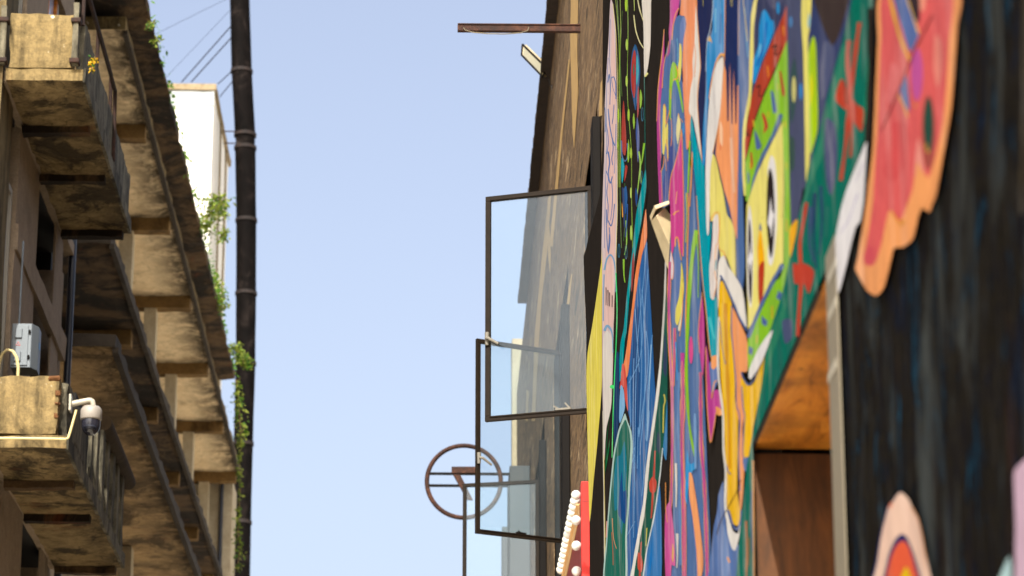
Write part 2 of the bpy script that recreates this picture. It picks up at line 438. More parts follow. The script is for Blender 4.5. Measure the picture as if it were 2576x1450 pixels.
# ================================================================== ground
g = MB(); g.box(-400, 400, -300, 900, -0.3, 0.0)
tag(g.build('ground', 'ground'), kind='structure')

# ================================================================== left building
LB = empty('concrete_building', (-6.0, 40.0, 0.0),
           'weathered tan concrete building with stained balconies and walkway slabs stacked beside the alley', 'building')
XF, XB = -4.3, -3.5            # near facade plane and outer face of its balconies
ZF = [4.79, 8.53, 12.27, 16.0, 19.75]   # undersides of the floors

# near facade: piers, wall, sill beams and openings
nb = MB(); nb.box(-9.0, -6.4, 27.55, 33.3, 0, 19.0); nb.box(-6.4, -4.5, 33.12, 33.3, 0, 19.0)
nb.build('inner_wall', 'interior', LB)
for (y0, y1, m) in ((27.52, 28.35, 'wall_lit'), (28.9, 30.5, 'pier'), (32.0, 32.7, 'pier')):
    slab('pier', m, LB, -6.4 if y0 < 28 else (-4.42 if y0 < 29 else -4.335), XF, y0, y1, 0, 18.9, cell=0.5, amp=0.008, seed=y0)
for z in (10.97, 14.7, 7.23, 3.5):
    slab('sill_beam', 'pier', LB, -4.36, XF + 0.03, 28.9, 33.1, z, z + 0.29, cell=0.3, amp=0.006)
# windows of the near facade (frame > pane)
def window(y0, y1, z0, z1, frame='pier', pane='pane_dark', x=XF - 0.12):
    m = MB(); t = 0.06
    m.box(x - 0.05, x + 0.03, y0, y0 + t, z0, z1); m.box(x - 0.05, x + 0.03, y1 - t, y1, z0, z1)
    m.box(x - 0.05, x + 0.03, y0 + t, y1 - t, z1 - t, z1); m.box(x - 0.05, x + 0.03, y0 + t, y1 - t, z0, z0 + t)
    f = m.build('window', frame, LB)
    box('pane', pane, f, x - 0.02, x - 0.005, y0 + t, y1 - t, z0 + t, z1 - t)
    return f
for z in (12.9, 9.2, 5.4):
    window(28.40, 28.88, z, z + 2.4, 'white_metal', 'pane_blue', XF - 0.08)
# upper floor glazing seen over the balcony parapet
window(30.6, 31.3, 13.0, 16.0, 'ply_orange', 'pane_blue', XF - 0.05)
window(31.35, 31.95, 13.0, 16.0, 'white_metal', 'pane_dark', XF - 0.05)
# floor slabs of the near part
for z in ZF[:4]:
    slab('floor_slab', 'pier', LB, -4.36, XF + 0.06, 27.6, 33.2, z + 0.02, z + 0.16, cell=0.4, amp=0.008)
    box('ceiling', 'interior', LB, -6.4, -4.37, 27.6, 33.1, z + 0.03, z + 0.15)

def balcony(zb, yn, yf, slats):
    s = MB(); s.slab(XF + 0.06, XB, yn, yf, zb, zb + 0.145, cell=0.16, amp=0.014, seed=zb)
    s.m = 1
    deck = MB()
    nb_ = MB()
    nb_.slab(XF + 0.02, XB, yn, yf, zb, zb + 0.145, cell=0.16, amp=0.012, seed=zb)
    b = nb_.build('balcony', ['conc_balc_soffit', 'conc_front'], LB)
    for p in b.data.polygons:
        if p.normal.z > -0.5: p.material_index = 1
    # joists under the slab, coloured very dark to stand in for shade
    k = yn + 0.02
    for j, y in enumerate((yn + 1.25, yn + 2.75, yf - 0.16)):
        slab('joist', 'soffit_dark', b, XF + 0.02, XB - 0.07, y, y + 0.15, zb - 0.085, zb + 0.01, cell=0.12, amp=0.01, seed=y)
    # front parapet
    zt = zb + 0.145
    f = MB(); f.slab(XF + 0.03, XB - 0.10, yn + 0.03, yn + 0.16, zt, zt + 0.60, cell=0.09, amp=0.012, seed=zb + 1)
    f.build('parapet', 'conc_front', b)
    # side parapet
    ys = yf if not slats else yn + 1.75
    f = MB(); f.slab(XB - 0.115, XB - 0.02, yn + 0.16, ys, zt, zt + 0.56, cell=0.11, amp=0.012, seed=zb + 2)
    f.build('side_parapet', 'conc_side', b)
    # upstand lip along the side
    f = MB(); f.slab(XB - 0.03, XB + 0.015, yn + 0.02, yf, zb - 0.005, zt + 0.02, cell=0.14, amp=0.008, seed=zb + 3)
    f.build('edge_lip', 'conc_side', b)
    return b, zt

b1, zt1 = balcony(ZF[2], 27.5, 32.3, False)
# corner posts with rusted collars on the upper balcony's front
for px in (8, 190):
    p = onY(px, 110, 27.48)
    m = MB(); m.slab(p.x - 0.035, p.x + 0.035, 27.44, 27.53, zt1 + 0.02, zt1 + (0.68 if px > 100 else 0.64), cell=0.07, amp=0.006, seed=px)
    post = m.build('post', 'conc_side', b1)
    for z in (zt1 + 0.03, zt1 + 0.46):
        c = MB(); c.box(p.x - 0.05, p.x + 0.05, 27.425, 27.55, z, z + 0.05)
        c.build('collar', 'rust_dark', post, bevel=0.01)
# rusty handrails along the side of the upper balcony
for i, (za, zb_, dx) in enumerate(((zt1 + 0.98, zt1 + 0.98, 0.0), (zt1 + 0.80, zt1 + 0.80, 0.05))):
    x = XB - 0.05 + dx
    MB().tube([(x, 27.6, za), (x, 29.0, za), (x, 30.2, zb_), (x, 30.3, zt1 + 0.02)], 0.022, 8).build('handrail', 'rust_dark', b1, True)
for y in (27.62, 28.9):
    MB().tube([(XB - 0.05, y, zt1 + 0.5), (XB - 0.05, y, zt1 + 0.99)], 0.02, 8).build('rail_post', 'rust_dark', b1, True)

b2, zt2 = balcony(ZF[1], 27.5, 33.0, True)
m = MB()
y = 27.5 + 1.75
for i in range(7):
    ya = 29.62 + i * 0.52
    sl = MB(); sl.slab(XB - 0.065, XB - 0.015, ya, ya + 0.2, zt2 - 0.01, zt2 + 0.88, cell=0.15, amp=0.006, seed=i)
    sl.build('slat', 'conc_side', b2)
MB().box(XB - 0.20, XB - 0.16, 29.3, 33.0, zt2, zt2 + 0.9).build('backing_panel', 'interior', b2)
MB().tube([(XB - 0.03, 30.7, zt2 + 0.955), (XB - 0.03, 32.0, zt2 + 0.96), (XB - 0.03, 33.4, zt2 + 0.95)], 0.088, 16).build('top_rail', 'rail', b2, True)
# broken bricks where the parapet corner has spalled
MAT['brick'] = concrete('exposed brick', lin((170, 116, 74), 0.32), lin((140, 96, 60), 0.3), lin((80, 56, 36), 0.3), 0.4, scale=3)
for i, (dz, dx, w) in enumerate(((0.535, 0.0, 0.12), (0.39, 0.02, 0.07), (0.28, 0.015, 0.08), (0.17, 0.02, 0.06))):
    m = MB(); m.slab(XB - 0.10 - w + dx, XB - 0.095 + dx * 0.4, 27.515, 27.58, zt2 + dz, zt2 + dz + 0.06, cell=0.03, amp=0.012, seed=i)
    m.build('brick', 'brick', b2)

# drain pipe at the far corner of the near facade
MB().tube([(-4.27, 33.25, 0), (-4.27, 33.25, 12.9)], 0.042, 12).build('drainpipe', 'black_pipe', LB, True)
slab('corner_wall', 'pier', LB, -4.75, -4.36, 33.1, 33.3, 0, 12.1, cell=0.5, amp=0.006)

# rear, set-back part: gallery slabs on columns
ZL = 60.0
def walkway(x1, x0, y0, y1, z, top, mat, lip='conc_side', seed=1.0):
    m = MB(); m.slab(x0, x1, y0, y1, z, z + top, cell=0.30, amp=0.02, seed=seed)
    o = m.build('walkway_slab', [mat, lip], LB)
    for p in o.data.polygons:
        if p.normal.z > -0.5: p.material_index = 1
    l = MB(); l.slab(x1 - 0.07, x1 + 0.02, y0 + 0.05, y1, z - 0.05, z + 0.03, cell=0.4, amp=0.006, seed=seed + 4)
    l.build('drip_edge', 'drip', o)
    return o
walkway(-4.13, -8.0, 37.0, 62.0, ZF[2], 0.22, 'soffit_mid', 'drip', seed=2)  # end face coloured dark grey to stand in for shade
walkway(-5.04, -8.0, 44.1, 76.0, ZF[3], 0.24, 'soffit_dark', 'drip', seed=3)  # dark grey end here too, shade put into the colour
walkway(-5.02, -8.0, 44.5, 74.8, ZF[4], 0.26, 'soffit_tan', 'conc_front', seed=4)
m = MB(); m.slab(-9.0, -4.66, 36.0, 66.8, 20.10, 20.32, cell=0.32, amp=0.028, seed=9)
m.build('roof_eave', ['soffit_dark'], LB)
for i in range(-1, 5):
    y = 53.9 + 5.09 * i
    slab('cross_beam', 'beam', LB, -7.6, -5.1, y, y + 0.3, ZF[4] - 0.27, ZF[4] + 0.02, cell=0.2, amp=0.012, seed=y)
    slab('column', 'column', LB, -6.06, -5.79, y + 0.02, y + 0.40, ZF[3] + 0.2, ZF[4] - 0.25, cell=0.3, amp=0.008, seed=y)
    slab('cross_beam', 'beam', LB, -7.6, -5.2, y, y + 0.3, ZF[3] - 0.27, ZF[3] + 0.02, cell=0.2, amp=0.012, seed=y)
    if y > 45: slab('column', 'column', LB, -6.0, -5.75, y + 0.02, y + 0.4, ZF[2] + 0.2, ZF[3] - 0.25, cell=0.3, amp=0.008, seed=y)
    if y < 62: slab('column', 'column', LB, -5.3, -5.05, y + 0.02, y + 0.4, 0.0, ZF[2] - 0.02, cell=0.4, amp=0.008, seed=y)
slab('gallery_wall', 'back_wall', LB, -7.7, -7.4, 43.6, 75.0, ZF[3] + 0.2, 20.1, cell=0.8, amp=0.01)
slab('gallery_wall', 'back_wall', LB, -7.7, -7.4, 36.0, 76.0, ZF[2] + 0.2, ZF[3], cell=0.8, amp=0.01)
slab('gallery_wall', 'pier', LB, -6.2, -5.9, 34.0, 62.0, 0.0, ZF[2], cell=0.8, amp=0.01)
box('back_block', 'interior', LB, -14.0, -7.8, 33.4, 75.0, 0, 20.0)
# light window strip and doorway glimpsed behind the drain pipe
window(35.4, 36.4, 9.6, 11.9, 'bronze', 'pane_blue', -4.85)
# far end of the gallery: pale wall with a dark down-pipe
e = onY(552, 1300, 74.6); e2 = onY(582, 1300, 74.6)
slab('end_wall', 'column', LB, -8.0, e2.x, 74.9, 76.5, 0, 19.7, cell=0.6, amp=0.01)
MB().tube([(e.x + 0.02, 74.8, 0), (e.x + 0.02, 74.8, 19.7)], 0.055, 10).build('downpipe', 'black_pipe', LB, True)

# ================================================================== things on the left building
# electrical cabinet
p0 = onY(31, 814, 28.4); p1 = onY(75, 930, 28.4)
EBX = empty('electrical_box', ((p0.x + p1.x) / 2, 28.5, p1.z), 'light grey electrical cabinet with red warning triangle above the lower balcony', 'electrical box')
bx0, bx1, bz0, bz1 = p0.x, p1.x, p1.z + 0.02, p0.z
m = MB(); yb = 28.4
m.prism([(bx0, yb, bz0), (bx1, yb, bz0), (bx1 + 0.055, yb + 0.13, bz0), (bx1 + 0.055, yb + 0.3, bz0), (bx0, yb + 0.3, bz0)], (0, 0, bz1 - bz0))
m.build('housing', 'grey_box', EBX, bevel=0.006)
d = box('door', 'grey_box', EBX, bx0 + 0.012, bx1 - 0.03, yb - 0.012, yb - 0.001, bz0 + 0.02, bz1 - 0.02, bevel=0.004)
for a, b, c, e_ in ((0.035, 0.105, 0.30, 0.40), (0.03, 0.10, 0.06, 0.16)):
    box('vent_cover', 'grey_box', d, bx0 + a, bx0 + b, yb - 0.03, yb - 0.012, bz0 + c, bz0 + e_, bevel=0.004)
for z in (0.09, 0.35):
    box('hinge', 'post', d, bx1 - 0.03, bx1 - 0.008, yb - 0.022, yb - 0.001, bz0 + z, bz0 + z + 0.035, bevel=0.003)
cx, cz = bx0 + 0.07, bz0 + 0.225
m = MB(); tr_ = [Vector((cx - 0.022, yb - 0.0135, cz)), Vector((cx + 0.022, yb - 0.0135, cz)), Vector((cx, yb - 0.0135, cz + 0.038))]
for i in range(3): m.bar(tr_[i], tr_[(i + 1) % 3], 0.003, 0.005, (0, 1, 0))
m.bar((cx, yb - 0.0135, cz + 0.008), (cx, yb - 0.0135, cz + 0.026), 0.003, 0.004, (0, 1, 0))
m.build('warning_sign', 'sticker_red', d)
box('sticker', 'sticker_blue', EBX, bx1 + 0.056, bx1 + 0.058, yb + 0.16, yb + 0.24, bz0 + 0.24, bz0 + 0.31)
MB().tube([(bx0 + 0.05, yb + 0.12, bz0), (bx0 + 0.05, yb + 0.12, bz0 - 0.45)], 0.012, 8).build('cable', 'grey_box', EBX, True)
m = MB(); m.tube([(bx0 + 0.05, yb + 0.12, bz1), (bx0 + 0.05, yb + 0.12, bz1 + 0.9)], 0.010, 8)
m.build('cable', 'grey_box', EBX, True)

# looped cable on the wall
pts = [(-8, 960), (-2, 915), (6, 890), (18, 880), (32, 884), (42, 900), (46, 925), (44, 965)]
m = MB(); m.tube([onY(x, y, 28.2) for x, y in pts], 0.016, 8)
tag(m.build('looped_cable', 'cream_pipe', None, True), 'thin cream cable bent into a loop below the grey electrical cabinet', 'cable')

# security camera on the lower balcony
cp = onY(230, 1030, 27.75)
CAM_T = empty('security_camera', (XB - 0.02, 27.75, zt2 + 0.3), 'white dome security camera hanging from a bent arm on the lower balcony parapet', 'security camera')
zc_ = lambda y: onY(230, y, 27.75).z
ww = onY(176, 1015, 27.75)
m = MB(); m.box(ww.x - 0.005, ww.x + 0.018, 27.69, 27.81, ww.z - 0.085, ww.z + 0.08)
m.build('wall_plate', 'white_metal', CAM_T, bevel=0.005)
a0 = Vector((ww.x, 27.75, zc_(1018))); a1 = onY(222, 1008, 27.75); a2 = onY(232, 1010, 27.75); a3 = onY(236, 1022, 27.75)
m = MB(); m.tube([a0, a0.lerp(a1, 0.5), a1, a1.lerp(a2, 0.6) + Vector((0, 0, 0.004)), a2, a3, Vector((cp.x, 27.75, zc_(1032)))], [0.030, 0.029, 0.028, 0.028, 0.027, 0.024, 0.024], 14)
m.build('arm', 'white_metal', CAM_T, True)
r_ = 0.103
zt_, zm_, zb_ = zc_(1022), zc_(1058), zc_(1096)
MB().lathe([(0.03, zt_), (0.078, zt_ - 0.008), (r_ - 0.006, zt_ - 0.030), (r_, zt_ - 0.045), (r_ + 0.002, zm_ + 0.012), (r_ - 0.006, zm_ + 0.002), (r_ - 0.012, zm_)], (cp.x, 27.75, 0), 32).build('housing', 'camera_shell', CAM_T, True)
MB().lathe([(r_ - 0.014, zm_), (r_ - 0.014, zm_ - 0.06), (r_ - 0.020, zm_ - 0.085), (r_ - 0.034, zm_ - 0.115), (r_ - 0.058, zb_ + 0.010), (0.015, zb_)], (cp.x, 27.75, 0), 32).build('dome', 'dome', CAM_T, True)
m = MB(); m.lathe([(0.05, zm_ - 0.105), (0.062, zm_ - 0.085), (0.05, zm_ - 0.065)], (cp.x, 27.70, 0), 20)
m.build('lens', 'black_pipe', CAM_T, True)
# cream conduit along the parapet foot up to the camera
pts = [onY(x, y, 27.42) for x, y in ((-30, 1103), (60, 1103), (120, 1104), (165, 1105), (172, 1102), (180, 1075), (192, 1032))]
m = MB(); m.tube(pts, 0.012, 8)
tag(m.build('cable_conduit', 'cream_pipe', None, True), 'thin cream conduit running along the lower balcony and up to the dome camera', 'conduit')

# ================================================================== white tower behind
TY = 78.0
tl = onY(545, 215, TY)
TW = empty('stair_tower', (tl.x - 2.0, TY + 2.5, 0), 'white plastered stair tower with beige coping rising behind the brown eave', 'tower')
slab('wall', 'tower', TW, tl.x - 6.0, tl.x - 0.08, TY + 0.08, TY + 6.4, 0, tl.z - 0.12, cell=0.8, amp=0.01)
slab('coping', 'tower_cap', TW, tl.x - 6.1, tl.x, TY, TY + 6.45, tl.z - 0.14, tl.z + 0.06, cell=0.35, amp=0.012)
box('grey_band', 'band', TW, tl.x - 6.0, tl.x - 0.06, TY + 0.06, TY + 0.081, tl.z - 0.60, tl.z - 0.15)  # thin pale grey strip across the wall below the coping
for y in (TY + 2.7, TY + 5.0):
    slab('rib', 'tower_cap', TW, tl.x - 0.1, tl.x - 0.03, y, y + 0.22, 0, tl.z - 0.14, cell=0.8, amp=0.006)

# ================================================================== flue
PY = 80.0
FL = empty('chimney_flue', (onY(612, 700, PY).x, PY, 0), 'tall sooty black flue pipe with ring flanges standing beside the white tower', 'chimney')
edge = [(-40, 602, 50), (180, 608, 51.5), (345, 617, 52), (374, 617, 52), (556, 619.5, 51), (740, 619, 51), (916, 617.5, 50), (1118, 612, 49), (1316, 607, 49), (1500, 605, 48)]
def fp(y): 
    for (ya, xa, wa), (yb_, xb_, wb_) in zip(edge, edge[1:]):
        if ya <= y <= yb_:
            t = (y - ya) / (yb_ - ya); return xa + (xb_ - xa) * t, wa + (wb_ - wa) * t
for (ya, xa, wa), (yb_, xb_, wb_) in zip(edge, edge[1:]):
    A, B = onY(xa, ya, PY), onY(xb_, yb_, PY)
    ra = (onY(xa + wa / 2, ya, PY) - A).length; rb = (onY(xb_ + wb_ / 2, yb_, PY) - B).length
    if yb_ - ya < 40: ra *= 0.95; rb *= 0.95
    m = MB(); m.tube([A, A.lerp(B, 0.33), A.lerp(B, 0.66), B], [ra, ra * 0.99, rb * 0.99, rb], 28)
    m.build('pipe_section', 'flue', FL, True)
low = onY(605, 1500, PY); m = MB(); m.tube([low, (low.x, PY, 0)], 0.27, 24); m.build('pipe_section', 'flue', FL, True)
for y in (181, 341, 374, 556, 740, 916, 1118, 1316):
    x, w = fp(y); A = onY(x, y, PY); r_ = (onY(x + w / 2, y, PY) - A).length
    MB().lathe([(r_ * 0.9, 0.045), (r_ * 1.09, 0.055), (r_ * 1.10, -0.04), (r_ * 0.9, -0.045)], A, 28).build('flange', 'flue_ring', FL, True)
for y in (331, 361):
    A = onY(571, y, PY); B = onY(592, y, PY)
    MB().bar(A - Vector((0.1, 0, 0)), B, 0.03, 0.03).build('wall_bracket', 'rust_dark', FL)
# stay rods between the tower roof and the flue
for lab, a, b, r_ in (('thick steel stay rod from the tower roof, the upper of the sloping pair', (457, 207), (599, 46), 0.017),
                      ('thick steel stay rod from the tower roof, the lower of the sloping pair', (481, 207), (583, 94), 0.017),
                      ('short steel stay rod from the tower corner, the higher of the two', (548, 212), (585, 178), 0.014),
                      ('short steel stay rod from the tower corner, the lower of the two', (553, 244), (585, 205), 0.014),
                      ('hair thin wire sloping up to the top of the flue', (390, 87), (590, -12), 0.005),
                      ('hair thin wire rising steeply from the tower roof', (414, 199), (578, 27), 0.005)):
    A = onY(*a, PY - 0.6 if r_ > 0.01 else PY - 1.5); B = onY(*b, PY)
    nm = 'stay_rod' if r_ > 0.01 else 'overhead_wire'
    tag(MB().tube([A, B], r_, 6).build(nm, 'post', None, True), lab, 'rod' if r_ > 0.01 else 'wire')

# ================================================================== plants on the left building
def leafy(name, pts, spread, n, size, mats, label, stems=True, seed=1, group=None):
    """many small leaves scattered round a few stems"""
    q = random.Random(seed)
    T = empty(name, pts[0], label, 'plant', group)
    lf = MB()
    for i in range(n):
        t = q.random() * (len(pts) - 1); k = min(int(t), len(pts) - 2)
        c = Vector(pts[k]).lerp(Vector(pts[k + 1]), t - k)
        sp = spread if not hasattr(spread, '__len__') else spread[k] + (spread[k + 1] - spread[k]) * (t - k)
        while True:
            d = Vector((q.uniform(-1, 1), q.uniform(-1, 1), q.uniform(-1, 1)))
            if d.length < 1: break
        clump = noise.noise(c * 2.3 + d * 1.1)
        c = c + d * sp * (0.75 + 0.5 * clump)
        ax = Vector((q.gauss(0, 1), q.gauss(0, 1), q.gauss(-0.35, 0.6))).normalized()
        sd = ax.orthogonal().normalized(); sd.rotate(Matrix.Rotation(q.uniform(0, 6.28), 3, ax))
        L = size * q.uniform(0.6, 1.4); w = L * 0.30
        nrm = ax.cross(sd)
        lf.m = 0 if q.random() < 0.65 or len(mats) < 2 else 1
        lf.add([c, c + ax * L * 0.45 + sd * w + nrm * L * 0.08, c + ax * L, c + ax * L * 0.45 - sd * w + nrm * L * 0.08], [(0, 1, 2), (0, 2, 3)])
    lf.build('leaves', mats, T)
    if stems:
        s = MB()
        s.tube([Vector(p) for p in pts], 0.010, 5)
        for i in range(max(3, n // 60)):
            t = q.random() * (len(pts) - 1); k = min(int(t), len(pts) - 2)
            c = Vector(pts[k]).lerp(Vector(pts[k + 1]), t - k)
            sp = spread if not hasattr(spread, '__len__') else spread[k]
            s.tube([c, c + Vector((q.uniform(-1, 1), q.uniform(-1, 1), q.uniform(-0.6, 1))) * sp], 0.005, 4)
        s.build('stem', 'stem', T)
    return T
EG = 'weeds rooted along the stained eave'
P = lambda l, Y: [onY(x, y, Y) for x, y in l]
leafy('weed', P([(233, 180), (228, 166), (236, 152), (240, 144)], 27.42), [0.004, 0.025, 0.05, 0.045], 46, 0.05, ['leaf_yellow', 'leaf_green'], 'little weed with yellowing leaves sprouting from the upper balcony corner', seed=3)
leafy('weed', P([(372, 72), (378, 58), (382, 64)], 39.5), 0.09, 30, 0.06, ['leaf', 'leaf_green'], 'tiny green tuft on the eave edge near the top of the frame', seed=4, group=EG)
leafy('weed', P([(384, 112), (392, 100), (396, 98)], 41.0), 0.10, 46, 0.06, ['leaf', 'leaf_green'], 'small feathery green sprig on the eave level with the tower roof wires', seed=5, group=EG)
leafy('weed', P([(500, 575), (520, 550), (540, 520), (552, 505)], 56.0), [0.2, 0.42, 0.40, 0.28], 620, 0.085, ['leaf', 'leaf_green'], 'bushy yellow green weed in front of the white tower wall', seed=6, group=EG)
leafy('weed', P([(552, 600), (566, 590), (560, 580)], 58.0), 0.16, 110, 0.08, ['leaf', 'leaf_green'], 'sparse green sprig just below the bushy tower weed', seed=7, group=EG)
leafy('weed', P([(538, 690), (545, 722), (556, 752), (560, 775)], 61.0), [0.16, 0.24, 0.26, 0.18], 340, 0.085, ['leaf', 'leaf_green'], 'green weed spilling over the eave halfway down beside the tower', seed=8, group=EG)
leafy('weed', P([(590, 868), (600, 890), (612, 905), (628, 918)], 61.2), [0.12, 0.26, 0.24, 0.14], 330, 0.085, ['leaf', 'leaf_green'], 'round green weed hanging over the flue just above its middle flange', seed=9, group=EG)
leafy('hanging_vine', P([(594, 955), (600, 1000), (602, 1040), (606, 1090), (604, 1120)], 61.2), [0.10, 0.2, 0.30, 0.22, 0.08], 250, 0.08, ['leaf', 'leaf_green'], 'thick clump of trailing vine in front of the lower flue', seed=10)
leafy('hanging_vine', P([(604, 1130), (602, 1185), (605, 1225), (600, 1300), (598, 1345), (604, 1380), (596, 1430)], 61.2), [0.05, 0.05, 0.06, 0.06, 0.14, 0.15, 0.17], 250, 0.08, ['leaf', 'leaf_green'], 'thin strand of vine dangling low in front of the flue to the frame bottom', seed=11)
# moss and ragged growth along the eave edge
q = random.Random(21); m = MB()
for i in range(420):
    y = q.uniform(38, 66.6); c = Vector((-4.66 + q.gauss(0, 0.03), y, 20.12 + q.uniform(0, 0.2)))
    ax = Vector((q.uniform(-0.2, 1), q.gauss(0, 0.5), q.gauss(0, 0.5))).normalized(); sd = ax.orthogonal().normalized()
    L = q.uniform(0.04, 0.12)
    m.add([c, c + ax * L * 0.5 + sd * L * 0.3, c + ax * L, c + ax * L * 0.5 - sd * L * 0.3], [(0, 1, 2, 3)])
tag(m.build('moss', 'leaf_green', LB), kind='stuff')
# ================================================================== right building
XW, XM = 1.2, 1.10          # brown wall plane, mural panel plane
RB = empty('painted_building', (5.0, 20.0, 0.0),
           'brown pebbledash building with a bright graffiti mural and open casement windows', 'building')
HR = 13.2                   # underside of the roof sheet
EY = onX(1300, 950, XW).y   # far corner
Y1n, Y1f = 20.95, onX(1469, 480, XW).y
Y2n, Y2f = 25.85, onX(1392, 900, XW).y
Y3n, Y3f = onX(1373, 1200, XW).y + 0.3, onX(1344, 1200, XW).y
top1 = onX(1489, 350, XW).z; bot1 = onX(1472, 1105, XW).z
top2 = onX(1412, 778, XW).z; top3 = onX(1357, 1130, XW).z
w = MB(); X2 = 1.205
def wall_y(a, b, z0, z1): w.box(XW, X2, a, b, z0, z1)
wall_y(1.0, Y1n, 9.3, HR)
wall_y(17.0, Y1n, 0, 9.3)
for (a, b, zb, zt) in ((Y1n, Y1f, bot1, top1), (Y2n, Y2f, 5.6, top2), (Y3n, Y3f, 5.6, top3)):
    wall_y(a, b, zt, HR); wall_y(a, b, 0, zb)
wall_y(Y1f, Y2n, 0, HR); wall_y(Y2f, Y3n, 0, HR); wall_y(Y3f, EY, 0, HR)
w.build('wall', 'pebble', RB)
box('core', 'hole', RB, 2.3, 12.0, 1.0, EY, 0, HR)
m = MB()
for (a, b, zb, zt) in ((Y1n, Y1f, bot1, top1), (Y2n, Y2f, 5.6, top2), (Y3n, Y3f, 5.6, top3)):
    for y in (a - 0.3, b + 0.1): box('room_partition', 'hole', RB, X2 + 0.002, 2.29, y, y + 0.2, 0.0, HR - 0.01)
box('end_wall', 'pebble', RB, 1.3, 12.0, EY - 0.3, EY - 0.01, 0, HR - 0.01)
# ochre streaks on the brown wall, flat polygons traced on the wall plane
def wallpoly(mb, pts, off):
    mb.add([onX(x, y, XW - off) for x, y in pts], [tuple(range(len(pts)))])
m = MB()
for pts in ([(1437, -30), (1455, -30), (1452, 130), (1455, 230), (1444, 375), (1440, 330), (1437, 200), (1434, 100)],
            [(1430, 150), (1434, 150), (1412, 370), (1396, 560), (1390, 620), (1382, 620), (1400, 430), (1416, 280)],
            [(1511, 210), (1515, 200), (1515, 290), (1506, 295)],
            [(1379, 500), (1388, 470), (1376, 640), (1362, 760), (1352, 930), (1346, 1060), (1337, 1060), (1345, 840), (1362, 660)],
            [(1378, 500), (1386, 640), (1384, 690), (1380, 660), (1374, 560)],
            [(1437, 690), (1440, 690), (1432, 770), (1424, 780), (1430, 730)],
            [(1324, 980), (1330, 985), (1328, 1060), (1322, 1060)]):
    m = MB(); wallpoly(m, pts, 0.004); m.build('ochre_streak', 'ochre_tone', RB)
# roof edge: ragged corrugated sheet with a dark fascia
m = MB(); q = random.Random(5)
Yr = 37.9; yv = 18.0
while yv < Yr:
    s = q.uniform(0.10, 0.18); o = q.uniform(-0.005, 0.005)
    m.box(1.085 + o, 3.0, yv, yv + s * 0.97, HR, HR + 0.06 + o); yv += s
m.box(1.13, 12.0, 1.0, Yr, HR + 0.065, HR + 0.3)
m.build('roof_edge', 'roof_sheet', RB)
# far pilaster
zp = onX(1296, 890, XW).z
slab('pilaster', 'cream_wall', RB, XW - 0.075, XW + 0.3, EY + 0.003, EY + 0.5, 0, zp, cell=0.6, amp=0.006)
# steel jamb posts beside the openings
def post(pxl, pxr, py, zb, mat='post', back=0.30):
    a = onX(pxr, py, XW - 0.004); xl = onY(pxl, py, a.y).x
    m = MB(); m.box(xl, XW - 0.004, a.y, a.y + back, zb, a.z)
    return m.build('jamb_post', mat, RB, bevel=0.008), a.y, xl
p1_, yp1, xp1 = post(1490, 1511, 292, bot1 - 0.3)
p2_, yp2, xp2 = post(1412, 1432, 765, 5.0)
p3_, yp3, xp3 = post(1357, 1374, 1107, 5.0, back=0.26)
p4_, yp4, xp4 = post(1282, 1333, 1172, 4.0, 'grey_clad', 1.2)
p5_, yp5, xp5 = post(1263, 1281, 1325, 3.0, 'grey_clad', 0.5)

def casement(hinge_px, end_px, hy, ey, y_top, y_bot, latch):
    """outward opening steel window: frame bars > glass, handle"""
    hp = onY(hinge_px, (y_top + y_bot) / 2, hy); e = onY(end_px, (y_top + y_bot) / 2, ey)
    z1 = onY(hinge_px, y_top, hy).z; z0 = onY(hinge_px, y_bot, hy).z
    H = Vector((hp.x, hp.y, 0)); E = Vector((e.x, e.y, 0)); d = (E - H).normalized(); nrm = Vector((-d.y, d.x, 0))
    if nrm.y > 0: nrm = -nrm
    t, dp = 0.040, 0.032
    up = Vector((0, 0, 1)); m = MB()
    a, b = H, E
    m.bar(a + up * (z1 - t / 2), b + up * (z1 - t / 2), dp, t)
    m.bar(a + up * (z0 + t / 2), b + up * (z0 + t / 2), dp, t)
    for p in (a + d * t / 2, b - d * t / 2):
        m.bar(p + up * (z0 + t), p + up * (z1 - t), t, dp, nrm)
    # glazing bead, proud of the frame's face
    for z in (z1 - t * 0.8, z0 + t * 0.8):
        m.bar(a + d * t + up * z + nrm * dp * 0.56, b - d * t + up * z + nrm * dp * 0.56, 0.012, 0.012)
    f = m.build('window_frame', 'bronze', RB, bevel=0.003)
    g = MB(); g.prism([a + d * t * 0.9 + up * (z0 + t * 0.9), b - d * t * 0.9 + up * (z0 + t * 0.9), b - d * t * 0.9 + up * (z1 - t * 0.9), a + d * t * 0.9 + up * (z1 - t * 0.9)], nrm * 0.004)
    g.build('pane', 'glass', f)
    if latch is not None:
        hz = z0 + (z1 - z0) * latch
        k = MB(); c = b - d * t / 2 + up * hz + nrm * (dp / 2)
        k.lathe([(0.016, -0.05), (0.018, 0.05)], c + nrm * 0.008, 12)
        k.tube([c + nrm * 0.005, c + nrm * 0.035, c + nrm * 0.045 - d * 0.02 - up * 0.005, c + nrm * 0.05 - d * 0.105 - up * 0.06], [0.012, 0.012, 0.012, 0.010], 10)
        k.build('handle', 'latch', f, True)
    return f, H, E, d, nrm, z0, z1
W1 = casement(1494, 1222, 21.25, 21.54, 468, 1039, 0.36)
W2 = casement(1418, 1197, 26.0, 25.6, 885, 1368, 0.38)
W3 = casement(1357, 1164, 31.3, 31.5, 1208, 1640, None)
f, H, E, d, nrm, z0, z1 = W1
k = MB(); c = H + d * 0.24 + Vector((0, 0, z0 + 0.045)) + nrm * 0.02
k.bar(c - d * 0.06, c + d * 0.06, 0.018, 0.014); k.bar(c - d * 0.055 + Vector((0, 0, 0.0)), c - d * 0.015 + Vector((0, 0, 0.045)), 0.012, 0.012)
